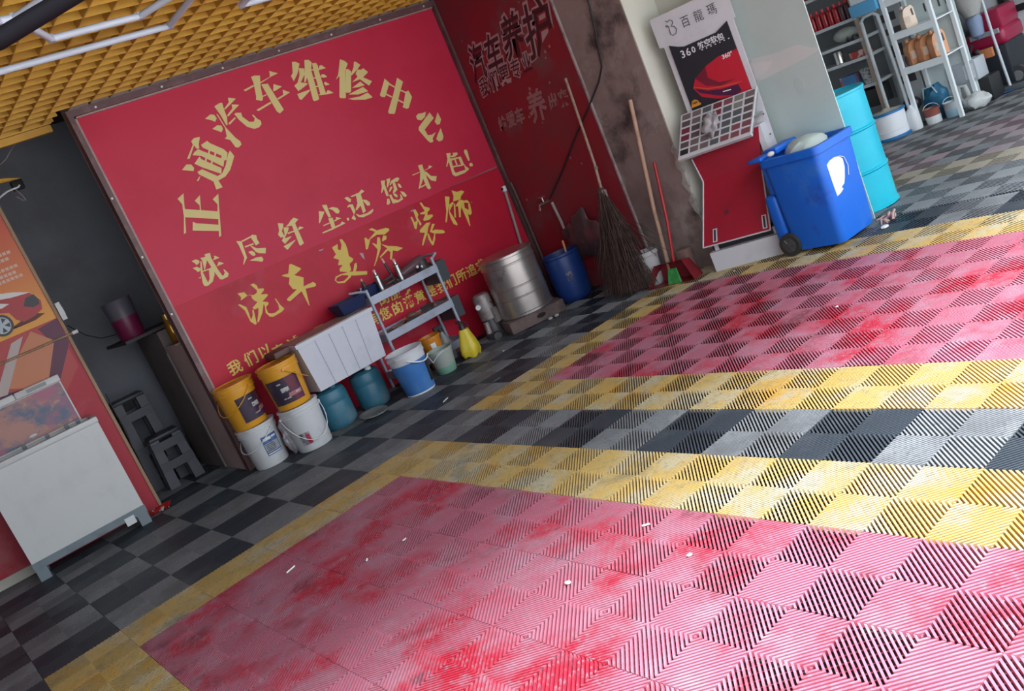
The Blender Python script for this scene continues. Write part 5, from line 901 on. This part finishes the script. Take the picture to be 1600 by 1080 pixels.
MB().tube([(2.865,-0.3345,0.555),(2.915,-0.334,0.53),(2.93,-0.333,0.47),(2.905,-0.331,0.41)],0.0025,n=5).build('sticker_ring', PALT, bn, world=True)
# open lid flaps and bag at the top of the bin
MB().rbox((2.64,0.09,0.690),(2.80,0.20,0.715),0.008).build('folded_flap', BB, bn, world=True)
MB().rbox((2.78,0.05,0.690),(3.04,0.16,0.735),0.010).build('folded_flap', BB, bn, world=True)
tag(MB().sphere((2.70,0.04,0.715),0.022,1.5,1,0.8).build('paper_wad', mat('paper',(0.62,0.55,0.48),0.8)),'crumpled pale paper lying on the bin edge','paper')
bm = bmesh.new(); bmesh.ops.create_icosphere(bm, subdivisions=3, radius=1.0)
for p in bm.verts:
    q = p.co.copy(); k = 1+0.06*math.sin(7*q.x+5*q.y)+0.05*math.sin(11*q.y+3*q.z); p.co = Vector((2.90+q.x*0.14*k,-0.10+q.y*0.15*k,0.665+q.z*0.075*k))
tag(MB().addbm(bm).build('rubbish_bag', mat('milky_bag',(0.48,0.54,0.50),0.45)),'milky full rubbish bag bulging out of the blue bin','bag')
# cyan drum
cy = thing('cyan_drum','tall cyan steel drum behind the blue bin','drum',(3.53,0.10,0))
r = 0.285; CYM = mat('drum_cyan',(0.0,0.40,0.55),0.38,var=[((0.02,0.50,0.62),2.2,0.45,0.7),((0.10,0.42,0.45),6,0.66,0.78)])
MB().lathe([(0,0.015),(r-0.01,0.015),(r,0.0),(r+0.008,0.004),(r+0.008,0.018),(r,0.022),(r,0.275),(r+0.010,0.285),(r+0.010,0.292),(r,0.302),(r,0.575),(r+0.010,0.585),(r+0.010,0.592),(r,0.602),(r,0.852),(r+0.008,0.856),(r+0.008,0.872),(r-0.004,0.874),(r-0.006,0.858),(0,0.858)],n=56).build('body', CYM, cy)
MB().cyl((-0.12,-0.1,0.858),(-0.12,-0.1,0.872),0.03,n=18).build('bung', STEEL, cy)

# ------------------------------------------------------------------ far bay: racks along the far wall
GS = mat('rack_grey',(0.52,0.55,0.57),0.5,var=[((0.38,0.39,0.40),6,0.5,0.75)])
ra = thing('steel_rack','grey steel rack of red bottles seen past the frosted glass','rack',(6.48,1.9,0))
for x in (6.32,6.66):
    for y in (1.33,2.45): MB().box((x-0.018,y-0.018,0),(x+0.018,y+0.018,1.9)).build('post', mat('rust_post',(0.42,0.30,0.24),0.6) if (x < 6.5 and y < 2) else GS, ra, smooth=False, world=True)
for z in (0.56,0.84,1.02,1.235,1.56): MB().box((6.30,1.32,z-0.03),(6.68,2.47,z)).build('shelf', GS, ra, smooth=False, world=True)
MB().box((6.675,1.32,0.3),(6.685,2.47,1.9)).build('back_sheet', mat('rack_back',(0.20,0.21,0.22),0.7), ra, smooth=False, world=True)
rbm = mat('bottle_red',(0.34,0.012,0.02),0.25); dk2 = mat('bottle_dark',(0.09,0.03,0.035),0.3)
bot = MB().lathe([(0,0),(0.028,0),(0.03,0.006),(0.03,0.13),(0.022,0.15),(0.014,0.16)],n=14).data('body'); bot.materials.append(rbm)
bcap = MB().lathe([(0.015,0.155),(0.016,0.19),(0,0.19)],n=12).data('cap'); bcap.materials.append(mat('cap_red',(0.5,0.03,0.03),0.4))
WHERE = ('nearest the rust coloured post','second from the rust coloured post','third from the rust coloured post','fourth from the rust coloured post','fifth from the rust coloured post','sixth from the rust coloured post','seventh from the rust coloured post')
for row, x in enumerate((6.345,6.44)):
    for k in range(7):
        t = thing('red_bottle','dark bottle in the back row, %s' % WHERE[k] if row else 'red bottle in the front row of the rack, %s' % WHERE[k],'bottle',(x,1.40+0.068*k,1.235),0,'bottles on the rack behind the glass')
        inst('body',bot,(dk2 if (row or k < 2) else rbm),t); inst('cap',bcap,None,t)
for k, (y, wdt, h, c, lb) in enumerate(((1.40,0.14,0.14,(0.30,0.32,0.34),'grey carton on the top rack shelf edge'),(1.60,0.16,0.15,(0.28,0.02,0.02),'dark red carton on the top rack shelf'),(1.80,0.14,0.13,(0.3,0.03,0.03),'red carton deeper along the top rack shelf'))):
    tag(MB().rbox((6.34,y-wdt/2,1.56),(6.52,y+wdt/2,1.56+h),0.006).build('carton', mat('carton%d'%k,c,0.6)),lb,'carton')
mb = MB().sphere((6.42,1.55,1.10),0.09,1,1.5,0.8)
tag(mb.build('grey_sack', mat('sack',(0.34,0.36,0.33),0.7,bump=(12,0.6))),'grey green sack slumped on the second rack shelf','sack')
tag(MB().tube([(6.36+0.03*math.sin(k),1.36+0.012*k,1.05+0.018*math.cos(1.7*k)) for k in range(16)],0.014,n=6).build('hose_bundle', DKT),'tangled black hoses on the second rack shelf','hose')
t = thing('tin_can','silver tin can on the lower rack shelf beside the glass edge','can',(6.36,1.66,0.84))
MB().lathe([(0,0),(0.045,0),(0.047,0.004),(0.045,0.01),(0.045,0.12),(0.047,0.126),(0.043,0.13),(0,0.128)],n=20).build('body', STEEL, t)
tag(MB().rbox((6.33,1.38,0.84),(6.52,1.53,0.91),0.005).build('red_carton', mat('carton_red',(0.40,0.05,0.04),0.6,var=[((0.6,0.45,0.42),8,0.55,0.6)])),'flat red carton with a pale panel on the rack shelf','carton')
tag(MB().rbox((6.33,1.55,0.56),(6.5,1.72,0.70),0.006).build('print_carton', mat('carton_print',(0.05,0.16,0.34),0.5,var=[((0.45,0.08,0.06),9,0.55,0.6),((0.55,0.55,0.56),7,0.62,0.66)])),'blue carton with coloured print on the lower rack shelf','carton')
t = thing('mesh_basket','white wire basket on the lower rack shelf','basket',(6.40,1.44,0.56))
MB().lathe([(0,0),(0.055,0),(0.07,0.15),(0.072,0.155),(0.068,0.155),(0.052,0.006),(0,0.006)],n=16).build('basket', mat('mesh',(0.42,0.43,0.43),0.5,var=[((0.12,0.12,0.12),60,0.5,0.55)]), t)
tag(MB().rbox((6.33,1.36,0.60-0.28),(6.60,1.75,0.50),0.01).build('black_case', BLACK),'black tool case on the bottom shelf of the grey rack','case')
# tubular frame beside the rack
tag(MB().tube([(6.26,1.265,0.0),(6.26,1.26,1.16),(6.26,1.22,1.20),(6.26,1.12,1.205),(6.26,1.08,1.17),(6.26,1.06,0.6),(6.26,1.055,0.0)],0.018,n=10).build('tube_frame', GS),'arched grey tubular frame standing between the racks','frame')
# white rack
WR = mat('rack_white',(0.80,0.84,0.86),0.4)
rb = thing('white_rack','white slotted steel rack holding copper coloured oil jugs','rack',(6.42,0.78,0))
for x in (6.255,6.62):
    for y in (0.575,0.995): MB().box((x-0.018,y-0.018,0),(x+0.018,y+0.018,1.7)).build('post', WR, rb, smooth=False, world=True)
for z in (0.60,0.945,1.27,1.62): MB().box((6.24,0.56,z-0.06),(6.27,1.01,z+0.005)).box((6.27,0.56,z-0.012),(6.63,1.01,z)).build('shelf', WR, rb, smooth=False, world=True)
MB().box((6.635,0.54,0.05),(6.645,1.03,1.7)).build('back_sheet', mat('rack_back2',(0.58,0.64,0.63),0.6), rb, smooth=False, world=True)
for k in range(4): MB().box((6.630,0.60+0.07*k,1.02),(6.634,0.615+0.07*k,1.10)).build('slot', DKT, rb, smooth=False, world=True)
# notched board behind the arch
nb_ = thing('slotted_panel','grey panel with dark slots leaning between the racks','panel',(6.6,1.16,0))
MB().box((6.60,1.04,0.0),(6.62,1.30,1.2)).build('board', mat('slot_board',(0.40,0.42,0.43),0.6), nb_, smooth=False, world=True)
for y0, y1, z0, z1 in ((1.10,1.26,1.06,1.14),(1.08,1.26,0.93,0.99),(1.20,1.25,0.70,0.82),(1.12,1.17,0.70,0.82),(1.08,1.25,0.42,0.50)):
    MB().box((6.596,y0,z0),(6.601,y1,z1)).build('slot', DKT, nb_, smooth=False, world=True)
COP = mat('jug_copper',(0.55,0.25,0.12),0.3,0.2,var=[((0.66,0.38,0.24),7,0.5,0.7)]); PALJ = mat('jug_pale',(0.55,0.42,0.33),0.3,0.25)
def oil_jug(loc, s, label, mm):
    t = thing('oil_jug',label,'jug',loc,PI-0.5,'oil jugs on the white rack')
    out = [(-0.07,0),(0.07,0),(0.075,0.02),(0.075,0.15),(0.06,0.20),(0.03,0.225),(-0.05,0.235),(-0.072,0.20),(-0.075,0.02)]
    hole = [(-0.055,0.12),(-0.035,0.12),(-0.03,0.19),(-0.05,0.20)]
    MB().prism([(a*s,b*s) for a, b in out],lambda u,v,d:(u,-0.045*s+d,v),0.09*s).build('body', mm, t)
    MB().prism([(a*s,b*s) for a, b in hole],lambda u,v,d:(u,0.0455*s+d,v),0.002).build('grip_opening', DKT, t, smooth=False)
    MB().cyl((0.035*s,0,0.22*s),(0.045*s,0,0.255*s),0.02*s,n=14).build('cap', mm, t)
    MB().prism([(0.0,0.05*s),(0.06*s,0.05*s),(0.06*s,0.13*s),(0.0,0.13*s)],lambda u,v,d:(u,0.046*s+d,v),0.001).build('label', mat('jug_label',(0.6,0.45,0.36),0.3), t, smooth=False)
for k, y in enumerate((0.665,0.785,0.905)): oil_jug((6.37,y,0.605),0.98,('copper coloured oil jug at the right end of the lower shelf','copper coloured oil jug in the middle of the lower shelf','copper coloured oil jug at the left end of the lower shelf')[k],COP)
oil_jug((6.34,0.85,0.945),0.85,'pale oil jug alone on the upper shelf of the white rack',PALJ)
tag(MB().sphere((6.36,0.95,0.66),0.06,1,0.8,1.2).build('dark_bundle', mat('plum_bundle',(0.12,0.07,0.07),0.8)),'dark brown bundle beside the oil jugs','bundle')
tag(MB().rbox((6.20,1.03,1.225),(6.50,1.31,1.34),0.008).build('blue_tray', mat('tray_blue',(0.10,0.36,0.62),0.4)),'bright blue tray lying on top of the tubular frame','tray')
tag(MB().rbox((6.22,1.05,1.341),(6.49,1.29,1.46),0.008).build('white_carton', CLEANWHITE),'white carton lying on the blue tray','carton')
# things on the floor before the racks
t = thing('white_canister','white steel canister with blue rims before the grey rack','canister',(6.12,1.21,0))
r = 0.165; MB().lathe([(0,0.03),(r,0.03),(r,0.08),(r+0.003,0.083),(r+0.003,0.09),(r,0.093),(r,0.25)],n=36).build('body', mat('canister_white',(0.78,0.79,0.83),0.4), t)
MB().lathe([(0,0),(r+0.008,0.0),(r+0.012,0.005),(r+0.012,0.028),(r,0.03)],n=36).build('bottom_rim', mat('rim_blue',(0.02,0.16,0.40),0.4), t)
MB().lathe([(r,0.25),(r+0.010,0.252),(r+0.010,0.275),(r-0.005,0.278)],n=36).build('top_rim', mat('rim_blue',(0.02,0.16,0.40),0.4), t)
MB().lathe([(r-0.005,0.275),(0.05,0.285),(0.03,0.30),(0,0.30)],n=36).build('lid', mat('lid_cream',(0.5,0.44,0.36),0.5), t)
t = thing('white_jug','white plastic jug standing beside the canister','jug',(6.22,1.02,0),0.4)
MB().lathe([(0,0),(0.06,0),(0.066,0.02),(0.066,0.14),(0.045,0.2),(0.02,0.225),(0.02,0.25),(0,0.25)],n=20).build('body', CLEANWHITE, t)
MB().tube([(0.03,0.0,0.21),(0.075,0,0.19),(0.068,0,0.10)],0.010,n=8).build('grip', CLEANWHITE, t)
def can(loc, r, h, mm, lower, label):
    t = thing('paint_can',label,'can',loc,0,'paint cans on the far floor')
    MB().lathe([(0,0),(r*0.92,0),(r*0.94,0.006),(r*0.97,h*0.5)],n=24).build('lower_body', lower, t)
    MB().lathe([(r*0.97,h*0.5),(r,h*0.96),(r+0.004,h),(r-0.006,h),(r-0.01,h*0.9),(0,h*0.88)],n=24).build('body', mm, t)
    a = face_cam(loc[0],loc[1]); MB().tube([(r*math.cos(a+PI/2+s),r*math.sin(a+PI/2+s),h*0.9+0.05*math.sin(s*1.0)) for s in [PI*k/10 for k in range(11)]],0.003,n=5).build('handle', CLEANWHITE, t)
can((6.33,0.885,0),0.075,0.15,mat('rust_paint',(0.30,0.09,0.07),0.5),CLEANWHITE,'small paint can with rust red paint and a wire handle')
can((6.42,0.735,0),0.07,0.145,mat('can_grey',(0.46,0.49,0.52),0.4),mat('can_blue',(0.30,0.46,0.58),0.4),'small grey and blue paint can next to the clear bag')
bm = bmesh.new(); bmesh.ops.create_icosphere(bm, subdivisions=3, radius=1.0)
for p in bm.verts:
    q = p.co.copy(); k = 1+0.10*math.sin(6*q.x+5*q.y)+0.09*math.sin(12*q.y+7*q.z); p.co = Vector((6.46+q.x*0.11*k,0.50+q.y*0.12*k,0.075+q.z*0.075*k))
tag(MB().addbm(bm).build('clear_bag', mat('clear_bag',(0.62,0.63,0.62),0.25,var=[((0.42,0.40,0.37),8,0.5,0.7)])),'clear plastic bag of grey bits on the far floor','bag')
t = thing('blue_bag','dark blue shopping bag with pale handles under the white rack','bag',(6.38,0.93,0.0))
bm = bmesh.new(); bmesh.ops.create_icosphere(bm, subdivisions=3, radius=1.0)
for p in bm.verts:
    q = p.co.copy(); k = 1+0.08*math.sin(8*q.x+5*q.z)+0.07*math.sin(9*q.y+4*q.z); p.co = Vector((0.16+q.x*0.10*k,-0.02+q.y*0.12*k,0.17+q.z*0.17*k))
MB().addbm(bm).build('sack', mat('bag_blue',(0.02,0.13,0.24),0.45), t)
MB().tube([(0.10,0.08,0.22),(0.08,0.05,0.33),(0.09,-0.04,0.33),(0.10,-0.08,0.22)],0.008,n=6).build('handle', mat('bag_handle',(0.35,0.52,0.6),0.5), t)
tag(MB().sphere((6.45,1.12,0.22),0.085,1,1.1,0.9).sphere((6.42,1.16,0.13),0.08,1,1.2,1).build('black_bag', mat('black_film',(0.02,0.02,0.025),0.3,bump=(12,0.8))),'knotted black plastic bag behind the white canister','bag')
tag(MB().tube([(6.55,0.66,0.0),(6.54,0.70,0.14),(6.54,0.68,0.24),(6.55,0.63,0.23),(6.56,0.62,0.12)],0.028,n=10).build('pale_jug_handle', mat('pale_grey',(0.4,0.41,0.4),0.5)),'pale grey curved plastic handle standing between bags','handle')
# grey equipment box on black case
t = thing('equipment_box','grey equipment box standing on a black case at the far wall','box',(6.72,0.66,0.24))
MB().rbox((-0.10,-0.15,0.0),(0.12,0.14,0.20),0.008).build('body', mat('equip_grey',(0.46,0.49,0.53),0.5), t)
MB().prism([(-0.13+0.10*0,0.03),(-0.03,0.03),(-0.03,0.17),(-0.13,0.17)],lambda u,v,d:(-0.101-d,u,v),0.002).build('front_panel', mat('equip_white',(0.68,0.70,0.73),0.5), t, smooth=False)
MB().box((-0.106,-0.10,0.08),(-0.104,-0.06,0.13)).build('mark', mat('equip_mark',(0.08,0.1,0.13),0.5), t, smooth=False)
MB().tube([(0.0,0.10,0.20),(0.0,0.02,0.26),(0.0,-0.08,0.24),(0.0,-0.12,0.32)],0.015,n=8).build('cable_loop', BLACK, t)
tag(MB().rbox((6.66,0.44,0.0),(6.90,0.86,0.238),0.012).build('black_case', BLACK),'black case on the floor under the equipment box','case')
tag(MB().rbox((6.86,0.44,0.38),(6.90,0.56,0.47),0.004).build('orange_card', mat('orange_card',(0.50,0.17,0.06),0.6)),'orange card stuck on the black cabinet','card')
t = thing('maroon_machine','maroon workshop machine with a silver band on a black wheeled base','machine',(7.25,0.60,0))
MB().rbox((7.12,0.42,0.05),(7.55,0.86,0.44),0.02).build('base', mat('cabinet_black',(0.022,0.026,0.034),0.5), t, world=True)
MB().rbox((7.10,0.40,0.43),(7.55,0.84,0.60),0.05,3).rbox((7.16,0.42,0.58),(7.55,0.68,0.78),0.03,2).build('hood', mat('hood_maroon',(0.34,0.012,0.055),0.35), t, world=True)
MB().box((7.085,0.44,0.555),(7.11,0.72,0.60)).build('silver_band', mat('silver',(0.6,0.63,0.66),0.3,0.5), t, smooth=False, world=True)
MB().sphere((7.02,0.78,0.48),0.035).sphere((7.04,0.66,0.44),0.03).tube([(7.05,0.80,0.47),(7.03,0.70,0.40),(7.05,0.60,0.42)],0.02).build('fittings', DKT, t, world=True)
MB().cyl((7.14,0.40,0.095),(7.20,0.40,0.095),0.095,n=28).build('wheel', mat('wheel_grey',(0.06,0.06,0.065),0.6), t, world=True)
MB().cyl((7.13,0.40,0.095),(7.14,0.40,0.095),0.05,n=20).build('hub', mat('hub_grey',(0.22,0.22,0.23),0.5), t, world=True)
bmx = thing('floor_broom','push broom with white stick standing before the maroon machine','broom',(6.93,0.42,0))
MB().tube([(6.93,0.40,0.05),(6.96,0.44,0.55),(6.98,0.46,1.05)],0.014,n=10).build('stick', mat('stick_white',(0.55,0.58,0.62),0.4), bmx, world=True)
MB().rbox((6.90,0.24,0.0),(6.97,0.60,0.055),0.012).build('head', mat('broom_head',(0.10,0.11,0.12),0.6), bmx, world=True)
tag(MB().tube([(6.85,0.60,0.012),(6.88,0.36,0.012)],0.010,n=8).build('blue_rod', mat('rod_blue',(0.03,0.10,0.28),0.4)),'short blue rod lying before the broom head','rod')
tag(MB().lathe([(0,0),(0.07,0.02),(0.12,0.14),(0.13,0.30),(0.09,0.42),(0.03,0.46)],n=14).xf(Matrix.Translation((6.80,0.50,0.80))).build('hanging_sack', mat('sack_pale',(0.36,0.35,0.33),0.7,bump=(9,0.8))),'pale sack hanging above the grey equipment box','sack')
tag(MB().lathe([(0,0),(0.06,0.05),(0.075,0.2),(0.05,0.3),(0,0.3)],n=12).xf(Matrix.Translation((6.96,0.57,0.56))).build('blue_cloth', mat('cloth_blue',(0.24,0.30,0.44),0.8,bump=(9,0.8))),'pale blue cloth hanging below the pale sack','cloth')
struct('wall_pier', MB().box((7.12,0.90,0.0),(7.5,1.25,3.1)), mat('pier_dark',(0.10,0.11,0.12),0.8,world=True), smooth=False)
t = thing('wall_board','black framed white board with small print on the far wall','board',(7.74,0.35,0.62))
MB().box((7.725,-0.75,0.63),(7.748,0.66,1.6)).build('frame', BLACK, t, smooth=False, world=True)
MB().box((7.720,-0.72,0.70),(7.726,0.60,1.57)).build('sheet', mat('board_white',(0.50,0.53,0.54),0.5), t, smooth=False, world=True)
for k in range(6): MB().box((7.717,0.22,0.78+0.03*k),(7.7195,0.38,0.79+0.03*k)).build('text_line', DKT, t, smooth=False, world=True)
MB().tube([(7.715,0.60,0.72),(7.715,0.52,0.86),(7.715,0.58,0.98),(7.715,0.46,0.95)],0.025,n=6).tube([(7.715,0.18,0.95),(7.715,0.06,0.86),(7.715,-0.1,0.80)],0.012,n=6).build('dark_print', DKT, t, world=True)

# ------------------------------------------------------------------ litter on the floor
WL = mat('litter_white',(0.75,0.74,0.72),0.6); PK = mat('litter_pink',(0.45,0.28,0.26),0.7)
def stick(x, y, a, l, lb): tag(MB().tube([(x-l/2*math.cos(a),y-l/2*math.sin(a),0.005),(x+l/2*math.cos(a),y+l/2*math.sin(a),0.005)],0.004,n=6).build('cotton_stick', WL),lb,'litter','small litter on the floor')
stick(0.54,1.67,0.5,0.075,'white stick lying on the dark tiles before the blue bucket')
stick(-1.278,0.485,0.35,0.06,'white stick on the lower red mat near its left edge')
stick(-1.079,-0.003,0.9,0.02,'short white butt on the lower red mat')
stick(-0.529,-1.361,-0.9,0.03,'short white butt near the top edge of the lower red mat')
tag(MB().tube([(0.80,1.42,0.006),(0.83,1.40,0.008),(0.87,1.405,0.006)],0.007,n=6).build('dark_twig', DKT),'small dark twig on the upper yellow tile corner','litter','small litter on the floor')
for k, (x, y, s, lb) in enumerate(((-0.894,-0.061,0.011,'round white crumb in the middle of the lower red mat'),(-0.916,-1.316,0.014,'pale chip on the lower red mat, left of centre'),(-0.652,-1.687,0.012,'white crumb pair on the lower red mat, right part'),(2.927,-0.447,0.035,'flat white scrap on the dark tiles by the blue bin'),(3.747,-0.085,0.02,'white scrap beside the cyan drum'),(2.505,0.522,0.010,'white crumb before the display stand'),(1.375,2.012,0.012,'pale crumb on the dark tiles before the pump'),(1.556,-0.917,0.010,'white crumb on the upper red mat'))):
    rr = random.Random(k+70); n = 7; pl_ = [(x+s*rr.uniform(0.6,1.25)*math.cos(2*PI*i/n), y+s*rr.uniform(0.45,1.0)*math.sin(2*PI*i/n)) for i in range(n)]
    tag(MB().prism(pl_, lambda u, v, d: (u, v, 0.001+d+0.12*abs(u-x)), s*0.30).build('paper_scrap', WL, smooth=False),lb,'litter','small litter on the floor')
mb = MB(); rr = random.Random(9)
for k in range(9):
    x, y = 3.13+rr.uniform(-0.08,0.08), -0.40+rr.uniform(-0.05,0.05); a = rr.uniform(0,PI); l = rr.uniform(0.03,0.07)
    mb.tube([(x,y,0.008),(x+l*math.cos(a),y+l*math.sin(a),rr.uniform(0.012,0.04)),(x+1.6*l*math.cos(a+0.7),y+1.6*l*math.sin(a+0.7),0.008)],0.008,n=5,rr=[0.005,0.011,0.005])
tag(mb.build('rag_scraps', PK),'pinkish crumpled rags on the floor between bin and cyan drum','rags')

# ------------------------------------------------------------------ pieces that belong to a part hang under that part
NEST = {'label_wedge':'label','label_band':'label','label_text':'label','label_panel':'label','label_title':'label','label_line':'label','label_red':'label','label_dark':'label',
        'hub':'wheel','spoke':'wheel','slot':('slot_frame','back_sheet','board'),'swatch':'swatch_board','board_lip':'swatch_board','board_edge':'swatch_board','handle_lug':'body','lid_picture':'lid','lid_edge':'lid','lid_sticker':'lid','lid_knob':'lid',
        'hinge_clip':'rim','slide_track':'rim','paper_tag':'stand_rail','rocker':'body','terminal_box':'motor','plug':'motor','sticker_ring':'sticker','grip_opening':'body','logo':'header','cap_badge':'poster_sheet','badge_text':'poster_sheet',
        'torn_patch':'lower_panel','paint_chip':'panel','groove':'body','clip':'rim','binding':'handle','screw':('frame_rail','back_panel'),'text_line':'sheet','dark_print':'sheet','fitting':'body','bung':'body','crease':'lower_front','stain':'lower_front'}
kids = {}
for o in bpy.data.objects:
    if o.parent is not None and o.parent.type == 'EMPTY' and 'kind' not in o.parent: kids.setdefault(o.parent.name, []).append(o)
for pn, lst in kids.items():
    def find(nm):
        return next((q for q in lst if q.name.split('.')[0] == nm), None)
    for o in lst:
        base = o.name.split('.')[0]; want = NEST.get(base)
        if base.startswith('printed_'): want = 'poster_sheet'
        if base.startswith('car_') or base == 'text_mark': want = ('sheet','poster_sheet')
        if base.endswith('_field') or base == 'white_band': want = 'sheet'
        if base == 'character':
            if pn.startswith('side_sign'): want = 'panel'
            if pn.startswith('display'): want = 'header' if min((v.co.z for v in o.data.vertices), default=0) > 1.65 else 'poster_sheet'
        if not want: continue
        for nm in ((want,) if isinstance(want, str) else want):
            t = find(nm)
            if t is not None and t is not o and t.parent is o.parent: o.parent = t; break
